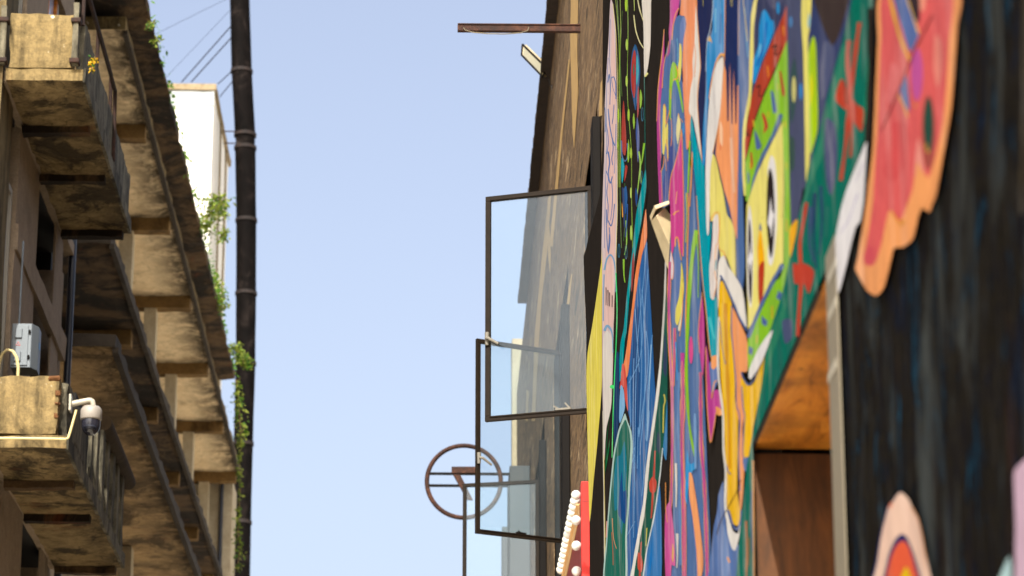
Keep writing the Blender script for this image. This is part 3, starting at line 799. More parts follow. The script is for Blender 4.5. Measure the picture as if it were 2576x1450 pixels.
k.bar(c + d * 0.03, c + d * 0.075 + Vector((0, 0, 0.03)), 0.012, 0.010)
k.build('stay', 'latch', f)
f, H, E, d, nrm, z0, z1 = W2
k = MB(); c = H + d * 0.45 + Vector((0, 0, z0 + 0.045)) + nrm * 0.02
k.bar(c - d * 0.05, c + d * 0.05, 0.016, 0.012); k.bar(c, c + d * 0.03 + Vector((0, 0, 0.02)), 0.01, 0.01)
k.build('stay', 'post', f)

# ================================================================== mural
def m2(mx, my, X): return onX(1477.9 + mx / 2.8825, my / 2.8825, X)
PAINT_K = 0.56
class Mural:
    def __init__(self): self.v = []; self.f = []; self.c = []; self.k = 0
    def _add(self, pts3, tris, rgb, var):
        o = len(self.v); self.v += pts3
        col = (*lin(rgb, PAINT_K), var)
        for t in tris: self.f.append([i + o for i in t]); self.c.append(col)
    def X(self): self.k += 1; return XM - 0.00004 * self.k
    def fill(self, rgb, pts, smooth=True, var=0.0, sub=5):
        X = self.X()
        if smooth: pts = closed_curve(pts, sub)
        tris = tessellate_polygon([[Vector((x, y, 0)) for x, y in pts]])
        self._add([m2(x, y, X) for x, y in pts], tris, rgb, var)
        return pts
    def line(self, rgb, pts, w0, w1=None, smooth=True, closed=False):
        """brush line; widths in traced units, horizontal width kept so that it narrows with the wall"""
        X = self.X(); 
        if smooth: pts = closed_curve(pts, 5) if closed else open_curve(pts, 6)
        if closed: pts = pts + [pts[0]]
        w1 = w0 if w1 is None else w1; L = []; n = len(pts)
        for i, (x, y) in enumerate(pts):
            a = pts[max(i - 1, 0)]; b = pts[min(i + 1, n - 1)]
            dx, dy = b[0] - a[0], b[1] - a[1]; l = math.hypot(dx, dy) or 1
            wd = (w0 + (w1 - w0) * i / (n - 1)) / 2 * (0.8 + 0.35 * noise.noise(Vector((x * 0.03, y * 0.006, self.k))))
            L.append(((x - dy / l * wd, y + dx / l * wd), (x + dy / l * wd, y - dx / l * wd)))
        vs = [m2(*p, X) for pr in L for p in pr]
        fs = [(2 * i, 2 * i + 1, 2 * i + 3, 2 * i + 2) for i in range(n - 1)]
        self._add(vs, fs, rgb, 0.0)
    def ell(self, rgb, cx, cy, rx, ry, n=28, ring=0):
        pts = [(cx + rx * math.cos(2 * math.pi * i / n), cy + ry * math.sin(2 * math.pi * i / n)) for i in range(n)]
        if ring: self.line(rgb, pts, ring, closed=True, smooth=False)
        else: self.fill(rgb, pts, smooth=False)
def closed_curve(p, s):
    out = []; n = len(p)
    for i in range(n):
        a, b, c, d = p[i - 1], p[i], p[(i + 1) % n], p[(i + 2) % n]
        for k in range(s):
            t = k / s
            out.append(tuple(0.5 * ((2 * b[j]) + (c[j] - a[j]) * t * 0.8 + (2 * a[j] * 0.8 - 5 * b[j] + 0.2 * 3 * b[j] * 0 + (5 - 1.6) * c[j] * 0 ) * 0) if False else _cr(a[j], b[j], c[j], d[j], t) for j in (0, 1)))
    return out
def _cr(a, b, c, d, t, k=0.36):
    m0, m1 = (c - a) * k, (d - b) * k; t2, t3 = t * t, t * t * t
    return (2 * t3 - 3 * t2 + 1) * b + (t3 - 2 * t2 + t) * m0 + (-2 * t3 + 3 * t2) * c + (t3 - t2) * m1
def open_curve(p, s):
    out = []; n = len(p)
    for i in range(n - 1):
        a, b, c, d = p[max(i - 1, 0)], p[i], p[i + 1], p[min(i + 2, n - 1)]
        for k in range(s): out.append(tuple(_cr(a[j], b[j], c[j], d[j], k / s, 0.45) for j in (0, 1)))
    return out + [p[-1]]

A = Mural()
F, L, E_ = A.fill, A.line, A.ell
BLACK = (44, 39, 36); ORA = (236, 160, 84); BLUE = (84, 116, 168); MAG = (186, 72, 150); LIME = (140, 196, 52); YEL = (232, 220, 118)
CY = (0, 156, 176); WHT = (226, 222, 216); PEA = (238, 152, 108); GRN = (14, 108, 92); GOLD = (236, 186, 30); NAVY = (34, 44, 88)
# --- black ground, cut round the jagged far edge and the recess (large margin beyond the frame)
def inv(Y, Z):            # wall point -> traced units, for the margins outside the frame
    v = Vector((XM, Y, Z)) - EYE; zc = v.dot(FWD)
    return ((W_PX / 2 + F_PX * v.dot(RGT) / zc) - 1477.9) * 2.8825, (H_PX / 2 - F_PX * v.dot(UPV) / zc) * 2.8825
REC_Z = (m2(1198, 3250, XM).z + m2(1728, 1999, XM).z) / 2
REC_YF = m2(1204, 3300, XM).y; REC_YN = m2(1800, 2600, XM).y
far = [(112, -60), (108, 500), (118, 830), (98, 1300), (88, 1414), (61, 1529), (21, 1679), (-14, 1814), (-29, 1859), (-19, 2169), (-7, 2429), (-9, 2728), (6, 3428), (14, 3768), (16, 4240)]
yl = m2(16, 4240, XM).y; yt = m2(112, -60, XM).y
base = [inv(yt, 12.9)] + far + [inv(yl, 2.0), inv(REC_YF, 2.0), inv(REC_YF, REC_Z), inv(REC_YN, REC_Z), inv(REC_YN, 0.6), inv(2.5, 0.6), inv(2.5, 12.9)]
F((40, 37, 35), base, smooth=False, var=0.0)
# dark variegated ground of the near panel
nearp = [(1990, 1100), (2050, 600), (2075, -60), inv(6.6, 11.0)] + [inv(2.5, 11.0), inv(2.5, 0.7), inv(REC_YN - 0.02, 0.7), (1836, 4240), (1822, 2300), (1930, 1600)]
F((40, 38, 38), nearp, smooth=False, var=1.0)
# --- far pale pink strip with blue scrollwork
F((216, 196, 200), [(166, 10), (152, 300), (135, 560), (124, 800), (122, 1100), (112, 1359), (105, 1620), (100, 1900), (106, 2100), (108, 2728), (112, 3000), (118, 3300), (124, 3330), (135, 3120), (170, 2960), (182, 2728), (188, 2450), (192, 2250), (206, 1950), (214, 1650), (216, 1359), (213, 1100), (214, 800), (209, 560), (202, 230), (186, 40)])
F((228, 192, 186), [(180, 90), (172, 400), (150, 800), (140, 1300), (140, 1700), (130, 1950), (118, 2130), (120, 2360), (185, 2370), (194, 2200), (190, 2000), (200, 1700), (206, 1300), (206, 800), (200, 400)])
F((222, 216, 210), [(118, 2440), (145, 2400), (178, 2470), (180, 2728), (172, 2940), (138, 3100), (122, 3280), (114, 2900), (112, 2600)])
BL = (92, 122, 180)
for p, w_ in (([(150, 420), (140, 620), (138, 900), (134, 1200), (128, 1500), (122, 1800)], 5), ([(165, 140), (160, 420), (172, 560), (185, 640), (206, 700)], 5),
              ([(172, 570), (190, 560), (204, 610), (206, 720)], 9), ([(148, 600), (158, 540), (166, 620), (162, 760)], 9), ([(150, 790), (160, 900), (180, 1010), (200, 1060)], 10),
              ([(134, 900), (146, 960), (150, 1040), (140, 1120)], 9), ([(180, 1000), (186, 1080), (176, 1150), (184, 1200)], 9), ([(150, 1100), (160, 1180), (150, 1260), (165, 1330), (180, 1280)], 11),
              ([(135, 1240), (150, 1300), (140, 1400), (150, 1500), (142, 1620)], 8), ([(172, 1300), (182, 1400), (178, 1500), (168, 1600)], 6), ([(206, 900), (200, 1100), (194, 1260)], 5),
              ([(138, 1520), (140, 1700), (150, 1830), (160, 1700)], 8), ([(196, 1480), (186, 1580), (170, 1640), (150, 1600)], 9), ([(158, 1650), (164, 1750), (150, 1840)], 7),
              ([(126, 780), (132, 860), (128, 960)], 7), ([(192, 760), (186, 850), (178, 900)], 7)):
    L(BL, p, w_)
L((128, 172, 210), [(122, 1960), (140, 1880), (165, 1850), (188, 1880), (205, 1980), (206, 2120)], 22, 8)
L((110, 160, 208), [(120, 1990), (116, 2150), (116, 2330)], 8)
L((128, 172, 210), [(122, 2400), (140, 2365), (162, 2380), (180, 2430), (184, 2560)], 26, 8)
for x in (134, 148, 160, 178): L((44, 38, 44), [(x, 2085 + (x - 134) * 1.4), (x + 1, 2150), (x, 2215 + (x - 134) * 0.3)], 8, 6)
L((226, 216, 150), [(184, 30), (206, 250), (216, 560), (220, 900), (217, 1359), (216, 1550), (206, 1900), (214, 2300), (208, 2600), (196, 2900)], 5)
# --- yellow and black wedges at the far edge
F((228, 214, 92), [(106, 1800), (100, 1900), (70, 2120), (35, 2360), (0, 2560), (-8, 2728), (-2, 3080), (6, 3428), (16, 3790), (45, 3480), (70, 3230), (95, 2930), (106, 2728), (104, 2200)], sub=3)
L((214, 208, 190), [(112, 2980), (116, 3400), (122, 3900), (125, 4240)], 8)
L((224, 206, 90), [(119, 3300), (125, 3700), (130, 4240)], 5)
# --- thin green hairlines on black
for p, c in (([(200, -40), (222, 200), (232, 500), (226, 900), (228, 1359)], (132, 160, 60)), ([(212, -40), (232, 300), (238, 600), (232, 1100), (238, 1500), (246, 1800)], (104, 140, 70)),
             ([(236, -40), (240, 260), (228, 560), (240, 900), (236, 1359)], (150, 178, 64)), ([(290, -40), (294, 230), (288, 600), (296, 800), (318, 1100), (320, 1450), (330, 1900)], (136, 176, 62)),
             ([(252, 80), (238, 420), (250, 700)], (90, 120, 60)), ([(412, 560), (416, 900), (420, 1330)], (34, 110, 100)), ([(270, 1330), (276, 1550), (262, 1750)], (60, 110, 60))):
    L(c, p, 5)
for x, y, rx, ry in ((280, 30, 9, 55), (285, 325, 8, 42), (284, 590, 8, 40), (298, 835, 8, 44), (224, 840, 6, 50), (316, 1110, 7, 42), (219, 1050, 4, 40), (315, 1400, 6, 40), (316, 1690, 7, 55)):
    E_((170, 204, 66), x, y, rx, ry, 18)
# coloured drops
F((44, 92, 140), [(342, 325), (322, 390), (312, 520), (316, 640), (334, 740), (350, 800), (372, 640), (382, 520), (374, 410), (356, 340)])
F((172, 62, 54), [(338, 365), (322, 440), (316, 540), (320, 640), (338, 715), (350, 640), (352, 480), (350, 390)])
F((46, 112, 100), [(336, 460), (331, 500), (334, 555), (341, 510)])
F((40, 164, 186), [(356, 400), (352, 500), (354, 610), (362, 600), (372, 520), (366, 430)])
F((168, 58, 60), [(368, 620), (360, 720), (362, 860), (370, 820), (376, 720)])
F((146, 190, 62), [(384, 650), (378, 720), (382, 790), (392, 760), (396, 700)])
F((148, 192, 66), [(336, 820), (328, 870), (336, 940), (344, 890), (340, 850)])
F((60, 84, 150), [(360, 850), (350, 960), (356, 1050), (366, 1180), (376, 1060), (374, 940)])
F((172, 66, 54), [(262, 730), (250, 860), (246, 1000), (254, 1100), (272, 1130), (282, 1060), (276, 900)])
L((90, 116, 160), [(246, 1020), (250, 1130), (272, 1170), (292, 1130), (290, 1040)], 12)
F((146, 192, 62), [(298, 1010), (288, 1130), (296, 1180), (306, 1110)])
F((40, 160, 180), [(246, 1150), (244, 1240), (250, 1330), (260, 1290), (268, 1210), (258, 1160)])
F((168, 66, 56), [(276, 1200), (268, 1270), (268, 1320), (284, 1260), (290, 1210)])
F((40, 90, 150), [(252, 1400), (264, 1480), (276, 1560), (290, 1440), (280, 1350)])
for p in ([(372, 1100), (384, 1190), (376, 1280), (362, 1400), (358, 1500)], [(412, 1040), (396, 1160), (384, 1220), (390, 1330)], [(280, 1600), (284, 1760), (268, 1850)], [(262, 1880), (264, 1990), (272, 2050)]):
    L((142, 194, 60), p, 15, 6)
L((36, 60, 110), [(255, 1360), (264, 1520), (270, 1650)], 14)
for cx, cy in ((392, 1290), (398, 830), (228, 1820), (280, 1830)):
    E_((52, 120, 150), cx, cy, 7, 50, 22, ring=4)
F((232, 166, 60), [(248, 1470), (254, 1500), (258, 1570), (252, 1570)])
L((54, 92, 160), [(290, 1480), (286, 1600), (276, 1720)], 8)
F((40, 78, 140), [(350, 1360), (346, 1440), (356, 1500), (364, 1420)])
# --- teal ribbon, peach ribbon, blue faceted panel
F((0, 148, 158), [(420, 1230), (426, 1359), (402, 1540), (378, 1680), (346, 1850), (334, 1960), (316, 2060), (300, 2200), (284, 2400), (270, 2480), (250, 2728), (226, 2760), (238, 2500), (262, 2380), (284, 2150), (304, 1980), (332, 1760), (352, 1560), (388, 1380)])
F((150, 52, 48), [(332, 1830), (322, 1920), (316, 2060), (322, 2120), (336, 1980), (340, 1880)])
L(BLACK, [(432, 1380), (410, 1540), (380, 1720), (352, 1880), (330, 2120), (312, 2340), (286, 2520)], 10)
F((44, 100, 164), [(426, 1720), (440, 1900), (452, 2100), (466, 2350), (484, 2728), (494, 2900), (470, 3160), (430, 3420), (395, 3720), (352, 3980), (300, 4240), (276, 4240), (290, 3850), (300, 3500), (324, 3250), (318, 3080), (290, 2960), (290, 2700), (308, 2400), (330, 2200), (352, 2040), (385, 1900)])
F((28, 76, 134), [(345, 2300), (372, 2240), (380, 2700), (372, 3200), (350, 3500), (330, 3200), (320, 2700)])
LB2 = (112, 164, 218)
for p in ([(430, 1760), (404, 2060), (368, 2420), (352, 2728), (345, 3200), (340, 3600)], [(372, 2010), (388, 2300), (392, 2728), (372, 3150)], [(440, 1950), (410, 2300), (380, 2600), (300, 2780)],
          [(345, 2240), (362, 2500), (376, 2700)], [(470, 2430), (440, 2800), (420, 3190)], [(310, 2728), (308, 2900), (312, 3100)], [(425, 2400), (440, 2640), (372, 3170)], [(395, 2100), (420, 2500), (412, 2900), (380, 3300)],
          [(322, 3300), (345, 3240)], [(312, 3380), (345, 3290)], [(290, 3880), (345, 3780)], [(336, 2600), (330, 3000), (338, 3500), (334, 3900)], [(360, 3400), (368, 3100)], [(450, 2980), (424, 3300), (395, 3600)]):
    L(LB2, p, 6)
L((150, 190, 228), [(462, 2500), (430, 3200)], 9)
F((236, 138, 84), [(424, 1520), (432, 1720), (395, 1850), (366, 2030), (336, 2260), (316, 2500), (292, 2720), (250, 2760), (244, 2700), (272, 2600), (300, 2400), (330, 2160), (345, 2000), (385, 1750), (412, 1580)], sub=4)
F((206, 76, 64), [(252, 2640), (244, 2728), (234, 2820), (262, 2812), (272, 2900), (294, 2985), (288, 2850), (280, 2728), (270, 2660)])
F((122, 180, 226), [(240, 2800), (262, 2830), (272, 2950), (252, 3030), (234, 3070), (228, 3000)])
F((20, 60, 106), [(198, 2600), (226, 2560), (232, 2800), (228, 3050), (196, 3320), (190, 2900)])
L((48, 214, 112), [(206, 1980), (214, 2240), (208, 2480), (196, 2728), (186, 3000), (178, 3320)], 9)
E_((60, 240, 120), 178, 2806, 16, 14, 12)
F((24, 104, 60), [(168, 2980), (150, 3100), (130, 3400), (126, 3440), (140, 3180), (158, 3020)])
F((24, 104, 60), [(162, 3180), (140, 3300), (126, 3420), (134, 3400), (154, 3280)])
# leaf shape with pale outline
lf_ = F((172, 204, 200), [(272, 3000), (292, 3060), (318, 3130), (328, 3250), (312, 3500), (300, 3700), (286, 3900), (280, 4240), (118, 4240), (132, 3950), (158, 3600), (186, 3310), (222, 3130), (250, 3050)])
F((34, 106, 92), [(275, 3045), (304, 3130), (312, 3240), (296, 3500), (288, 3700), (274, 3900), (266, 4240), (126, 4240), (142, 3950), (168, 3600), (196, 3320), (234, 3130)])
F((22, 120, 146), [(270, 3200), (284, 3400), (262, 3700), (246, 3880), (218, 3700), (196, 3700), (190, 3500), (210, 3320), (240, 3300)])
F((22, 76, 140), [(250, 3420), (258, 3560), (282, 3560), (284, 3700), (270, 3800), (240, 3760), (222, 3720), (232, 3560)])
L((220, 160, 110), [(180, 3760), (188, 3900), (210, 3980)], 7, 4); L((186, 100, 70), [(176, 3860), (184, 4000), (186, 4100)], 6)
L((220, 170, 160), [(140, 3780), (136, 3900)], 10)
# --- white S-curves and green field behind
F((30, 88, 74), [(562, 1980), (582, 2300), (580, 2728), (576, 3000), (545, 3300), (505, 3620), (455, 3950), (400, 4240), (310, 4240), (360, 3950), (410, 3650), (440, 3350), (500, 2950), (535, 2500)])
F((52, 66, 96), [(560, 2420), (576, 2560), (572, 2728), (548, 2680)]); F((60, 76, 96), [(510, 3130), (530, 3200), (520, 3290), (500, 3240)])
L((226, 210, 90), [(555, 2860), (562, 2910), (552, 2960), (548, 3140)], 12, 8)
F((60, 128, 182), [(578, 2900), (566, 3060), (548, 3260), (570, 3340), (578, 3200)])
F((58, 122, 186), [(522, 3520), (536, 3800), (530, 4240), (398, 4240), (430, 3980), (490, 3720)])
F((28, 118, 196), [(468, 3900), (450, 4060), (420, 4240), (440, 4240), (470, 4060)])
for p, w_ in (([(490, 3270), (484, 3400), (478, 3520), (470, 3640), (462, 3760)], 14), ([(390, 3930), (382, 4060), (378, 4240)], 14)):
    L((196, 72, 54), p, w_)
F((200, 74, 56), [(470, 3460), (488, 3470), (500, 3500), (494, 3560), (474, 3580), (452, 3560), (448, 3500)])
F((200, 74, 56), [(366, 4010), (390, 4030), (402, 4100), (390, 4150), (364, 4120)])
L((214, 206, 90), [(430, 3830), (424, 3960)], 8)
L((232, 230, 224), [(568, 1890), (560, 2150), (540, 2500), (522, 2728), (495, 2960), (440, 3350), (412, 3650), (362, 3950), (312, 4240)], 14, 34)
L((216, 224, 226), [(545, 3250), (522, 3480), (482, 3750), (430, 3990), (398, 4240)], 8, 12)
# --- white blade and pale strokes
F((224, 217, 208), [(393, -60), (406, 200), (410, 480), (414, 560), (436, 500), (456, 330), (460, 100), (457, -60)], sub=4)
L((226, 222, 140), [(437, 530), (416, 556)], 16)
L((230, 224, 170), [(358, -40), (376, 60), (404, 150)], 8); L((230, 224, 170), [(336, 110), (350, 220), (376, 300), (406, 350)], 8); L((180, 196, 110), [(338, -40), (340, 80)], 6)
# --- blue figure with magenta outline
F((58, 84, 134), [(660, -60), (1200, -60), (1180, 700), (1130, 950), (1120, 2080), (1150, 2380), (1040, 2200), (960, 2060), (900, 2300), (860, 2250), (800, 1900), (740, 1000), (690, 300)], smooth=False)
F(BLUE, [(560, 430), (606, 240), (640, 130), (690, 110), (715, 190), (690, 380), (700, 800), (730, 1100), (770, 1359), (805, 1800), (828, 2200), (840, 2728), (868, 3400), (882, 4240), (600, 4240), (620, 3800), (612, 3300), (610, 2728), (596, 2300), (596, 1900), (604, 1500), (530, 1500), (518, 1100), (528, 700)])
F((70, 84, 150), [(600, 1000), (640, 1100), (660, 1200), (610, 1330), (560, 1480), (535, 1480), (560, 1250)])
F((110, 132, 186), [(690, 125), (712, 140), (708, 220), (690, 380), (672, 300), (672, 180)])
F((54, 92, 150), [(600, 300), (624, 380), (610, 560), (596, 400)])
F((200, 84, 160), [(604, -60), (668, -60), (660, 70), (628, 170), (612, 262), (600, 230), (598, 100)])
L((232, 160, 90), [(664, 60), (640, 100), (622, 180), (612, 290)], 8)
F((196, 76, 152), [(598, 150), (590, 250), (600, 330), (606, 240)])
F(MAG, [(556, 225), (548, 340), (530, 460), (514, 660), (504, 900), (510, 1200), (522, 1500), (536, 1500), (530, 1200), (524, 900), (530, 740), (545, 600), (560, 480), (584, 380), (598, 290), (596, 380), (572, 430), (552, 520), (556, 400)])
L(ORA, [(555, 215), (546, 330), (534, 440), (512, 640), (502, 880)], 6); L(ORA, [(590, 300), (580, 380), (562, 420), (548, 520), (542, 640)], 7)
L((226, 130, 110), [(526, 760), (526, 950), (534, 1200), (538, 1359), (542, 1470)], 6)
F(PEA, [(690, -60), (786, -60), (798, 200), (812, 420), (790, 560), (760, 750), (748, 900), (738, 1050), (718, 1080), (708, 900), (690, 600), (690, 420), (698, 280), (716, 180), (704, 120), (672, 110), (676, 40)])
F(WHT, [(786, 30), (804, 220), (822, 470), (806, 620), (800, 760), (818, 1000), (832, 1180), (802, 1050), (766, 870), (736, 810), (745, 660), (764, 560), (762, 440), (776, 300)])
L((234, 150, 100), [(778, 320), (784, 420), (776, 560)], 6)
L(ORA, [(784, -20), (800, 200), (818, 470), (800, 640), (800, 800), (832, 1180)], 6)
F(NAVY, [(800, -60), (912, -60), (906, 200), (866, 260), (860, 400), (850, 800), (836, 1150), (828, 1120), (808, 900), (802, 700), (822, 500), (806, 230)])
F((30, 46, 96), [(678, 470), (690, 520), (692, 600), (682, 580)])
F(LIME, [(618, 450), (600, 520), (592, 650), (590, 820), (604, 870), (610, 700), (620, 600), (640, 590), (668, 700), (690, 820), (694, 780), (672, 640), (654, 540), (644, 470)])
L((230, 170, 80), [(644, 480), (656, 530), (650, 570), (620, 580)], 10)
F((232, 220, 110), [(668, 320), (664, 430), (656, 500), (668, 600), (680, 500), (684, 400), (680, 330)])
L((120, 190, 220), [(650, 280), (656, 360), (654, 480)], 6)
F((232, 216, 110), [(556, 760), (548, 780), (542, 1000), (545, 1110), (556, 1120), (566, 1040), (586, 1160), (584, 1020), (584, 900), (576, 900), (566, 930), (568, 800)])
L(ORA, [(548, 790), (556, 755), (568, 790), (568, 900), (582, 860), (594, 800)], 6)
F((48, 62, 92), [(541, 1110), (553, 1140), (546, 1200), (530, 1240), (532, 1160)])
L(ORA, [(556, 1130), (550, 1200), (530, 1250)], 6)
F((232, 222, 160), [(660, 820), (646, 900), (644, 980), (654, 1050), (668, 980), (676, 900)])
L(ORA, [(658, 825), (668, 860), (682, 870), (690, 890)], 6)
F((68, 150, 220), [(696, 880), (690, 940), (694, 1000), (702, 950)])
for p in ([(606, 860), (612, 960), (606, 1060)], [(566, 1150), (572, 1240)], [(600, 640), (606, 720)], [(574, 1010), (578, 1120), (582, 1170)]): L((232, 150, 100), p, 6)
F((206, 70, 146), [(682, 950), (686, 1100), (694, 1359), (700, 1600), (697, 1850), (680, 1840), (655, 1730), (640, 1740), (616, 1840), (606, 1800), (600, 1500), (592, 1420), (606, 1300), (634, 1180), (665, 1050)])
L(ORA, [(682, 940), (664, 1060), (634, 1190), (604, 1290), (590, 1450)], 7); L(ORA, [(684, 960), (694, 1300), (698, 1600), (694, 1860)], 7)
L(ORA, [(622, 1560), (640, 1540), (664, 1530)], 18, 12); L(ORA, [(636, 1790), (640, 1730), (655, 1730), (670, 1830), (682, 1890)], 14, 7)
L((238, 170, 120), [(648, 1390), (640, 1480)], 6)
F((96, 122, 176), [(642, 1770), (655, 1770), (668, 1850), (690, 1960), (690, 2100), (660, 2300), (640, 2400), (618, 2100), (624, 1900)])
F((222, 210, 224), [(604, 1830), (596, 1900), (600, 2000), (616, 2030), (624, 1960), (614, 1860)])
L(ORA, [(606, 1820), (624, 1920), (620, 2010), (610, 2030)], 6)
F((226, 214, 100), [(680, 1900), (676, 2000), (664, 2150), (640, 2240), (636, 2330), (652, 2360), (668, 2320), (684, 2240), (700, 2100), (694, 1990)])
F((226, 222, 200), [(688, 2180), (676, 2300), (656, 2380), (668, 2400), (690, 2260)])
L(ORA, [(690, 2080), (688, 2260), (668, 2440)], 6)
L(ORA, [(726, 1359), (732, 1560), (724, 1800), (722, 2050), (712, 2300), (716, 2728)], 10)
L((200, 206, 70), [(716, 1400), (720, 1560), (712, 1760)], 9)
L(ORA, [(760, 1100), (752, 1300), (740, 1500)], 12); L(LIME, [(742, 1020), (736, 1200), (728, 1400)], 14)
L(LIME, [(790, 1670), (760, 1860), (738, 2130), (720, 2500), (718, 2728), (730, 3000), (752, 3180), (782, 3320)], 34, 20)
L((150, 200, 80), [(792, 1680), (804, 1900), (802, 2160)], 14, 7)
E_((220, 84, 150), 750, 2540, 15, 100)
# lower legs: magenta ribs with orange piping
for p, wd in (([(596, 1900), (590, 2200), (596, 2500), (612, 2800), (614, 3200), (606, 3600), (588, 3780)], 18), ([(632, 2380), (628, 2600), (620, 2800)], 14), ([(688, 2560), (690, 2900), (686, 3300), (698, 3700), (702, 4240)], 30),
              ([(820, 2700), (824, 3200), (846, 3500), (862, 3900), (870, 4240)], 22)):
    L(ORA, p, wd + 10); L(MAG, p, wd)
L((236, 160, 100), [(686, 2620), (690, 3200), (700, 3700), (700, 4240)], 5)
F((206, 84, 156), [(566, 3700), (600, 3640), (616, 3760), (630, 3900), (636, 4100), (610, 4100), (600, 4240), (570, 4240), (560, 3950)])
F((214, 170, 70), [(618, 3940), (626, 4000), (620, 4080), (612, 4040)]); L(ORA, [(566, 3500), (568, 3700), (580, 3790)], 6)
L((220, 216, 210), [(640, 3360), (644, 3520), (642, 3680)], 18, 8); L((220, 216, 210), [(650, 3870), (652, 4020), (648, 4120)], 18, 8)
L((66, 150, 216), [(640, 2480), (648, 2650), (652, 2760)], 14)
F((50, 150, 214), [(726, 3260), (740, 3360), (764, 3360), (790, 3340), (784, 3400), (760, 3420), (734, 3520), (722, 3660), (708, 3600), (712, 3400)])
F((242, 164, 108), [(736, 3430), (762, 3460), (800, 3700), (838, 4020), (836, 4140), (802, 4240), (790, 4000), (762, 3750), (738, 3600)], sub=3)
L((120, 160, 210), [(780, 3000), (784, 3400)], 22); L((100, 136, 186), [(664, 2700), (660, 3100), (668, 3600), (674, 4100)], 26)
# --- bright blue, navy and peach flame
F((48, 142, 208), [(912, -60), (1000, -60), (998, 370), (962, 400), (912, 520), (884, 640), (868, 900), (852, 1200), (832, 1190), (840, 900), (862, 600), (864, 330), (906, 220)])
L((120, 190, 226), [(930, 60), (928, 240)], 10); L((34, 120, 190), [(970, 100), (960, 320)], 20)
F((214, 168, 84), [(866, 285), (880, 258), (896, 280), (902, 315), (890, 300), (872, 300)])
F((30, 46, 96), [(1000, -60), (1100, -60), (1094, 300), (1092, 700), (1092, 1000), (990, 1000), (990, 560), (998, 400)])
F((78, 108, 162), [(1096, -60), (1210, -60), (1188, 200), (1180, 600), (1166, 750), (1134, 950), (1126, 1359), (1140, 1900), (1122, 2115), (1095, 2060), (1078, 1900), (1084, 1359), (1092, 800)])
L((232, 170, 100), [(1098, -20), (1094, 400)], 5); L((120, 170, 206), [(1140, 60), (1150, 240), (1166, 420)], 10); L((226, 200, 130), [(1126, -30), (1146, 160), (1160, 300)], 7)
F((242, 158, 104), [(992, 470), (984, 600), (960, 850), (940, 1000), (928, 1120), (950, 1200), (990, 1380), (1030, 1500), (1060, 1660), (1084, 1740), (1088, 1359), (1096, 1000), (1095, 620), (1088, 620), (1080, 900), (1072, 900), (1060, 500), (1052, 900), (1044, 900), (1032, 450), (1024, 880), (1014, 880), (1004, 520)], smooth=False)
L((226, 120, 84), [(960, 920), (970, 1000), (962, 1090)], 8); L((244, 188, 150), [(1040, 1000), (1050, 1200), (1066, 1400)], 22)
F((242, 196, 160), [(960, 880), (980, 930), (980, 1060), (960, 1020)])
F(YEL, [(906, 1120), (930, 1150), (960, 1290), (985, 1400), (1010, 1550), (1040, 1600), (1068, 1700), (1074, 2010), (1040, 1950), (1000, 1850), (968, 1900), (936, 1600), (892, 1600), (880, 1359), (893, 1200)])
L(ORA, [(890, 1600), (930, 1540), (945, 1580), (955, 1800), (990, 1830), (1010, 1930)], 8)
F((230, 226, 224), [(978, 415), (940, 455), (902, 580), (878, 800), (864, 1050), (856, 1280), (862, 1690), (880, 1690), (886, 1500), (890, 1250), (910, 1100), (940, 950), (962, 800), (984, 580), (986, 450)])
L((236, 166, 70), [(994, 404), (966, 396), (940, 436)], 24, 16); L(ORA, [(948, 426), (930, 460), (905, 560), (880, 720)], 10, 7)
for x in (836, 1036, 1046): L((186, 176, 96), [(x, -50), (x + 3, 50)], 8, 3)
L((170, 190, 216), [(910, -20), (902, 140), (866, 330), (858, 520)], 6); L(ORA, [(998, -20), (994, 380), (982, 560)], 6); L(ORA, [(984, 520), (964, 800), (942, 950), (908, 1110)], 6)
F(CY, [(752, 838), (785, 1000), (830, 1185), (850, 1220), (856, 1500), (866, 1695), (886, 1695), (892, 1610), (902, 1650), (886, 1850), (892, 2150), (906, 2170), (936, 2160), (946, 2320), (942, 2610), (900, 2612), (880, 2500), (852, 2200), (832, 2000), (816, 1800), (802, 1600), (786, 1359), (766, 1150), (745, 950)])
L(ORA, [(790, 1420), (802, 1620), (832, 2010), (856, 2230), (884, 2520), (905, 2620)], 7)
L((60, 186, 196), [(880, 2300), (920, 2460)], 30, 14)
F((230, 220, 216), [(912, 1590), (946, 1560), (952, 1750), (940, 1900), (934, 2050), (918, 2170), (892, 2150), (884, 1950), (896, 1850), (906, 1740)])
L(ORA, [(936, 1540), (958, 1560), (950, 1740), (930, 1800), (924, 1980), (938, 2060), (910, 2160)], 7); F((90, 170, 190), [(928, 1880), (922, 1960), (930, 1960), (936, 1900)])
# magenta drips below
F((190, 66, 146), [(830, 2150), (804, 2390), (812, 2550), (836, 2728), (852, 2500), (846, 2320)])
L(ORA, [(832, 2120), (804, 2380), (812, 2560)], 6)
F((62, 40, 60), [(846, 2360), (858, 2500), (862, 2728), (846, 2728), (850, 2520)])
F((188, 64, 150), [(862, 2500), (880, 2620), (888, 2728), (905, 2890), (920, 2830), (958, 2840), (968, 2960), (935, 2980), (912, 3120), (892, 3200), (876, 3060), (864, 2900), (858, 2700)])
F((96, 122, 182), [(884, 2630), (944, 2640), (946, 2760), (914, 2840), (900, 2860), (888, 2740)])
F((236, 156, 96), [(900, 2590), (938, 2580), (946, 2640), (916, 2680), (896, 2660)]); F((240, 160, 84), [(930, 2950), (970, 2970), (978, 3010), (940, 3010)])
L(ORA, [(858, 2520), (864, 2880), (876, 3060), (892, 3210), (914, 3110), (932, 2990)], 7); L(ORA, [(900, 2890), (918, 2780), (940, 2760)], 10)
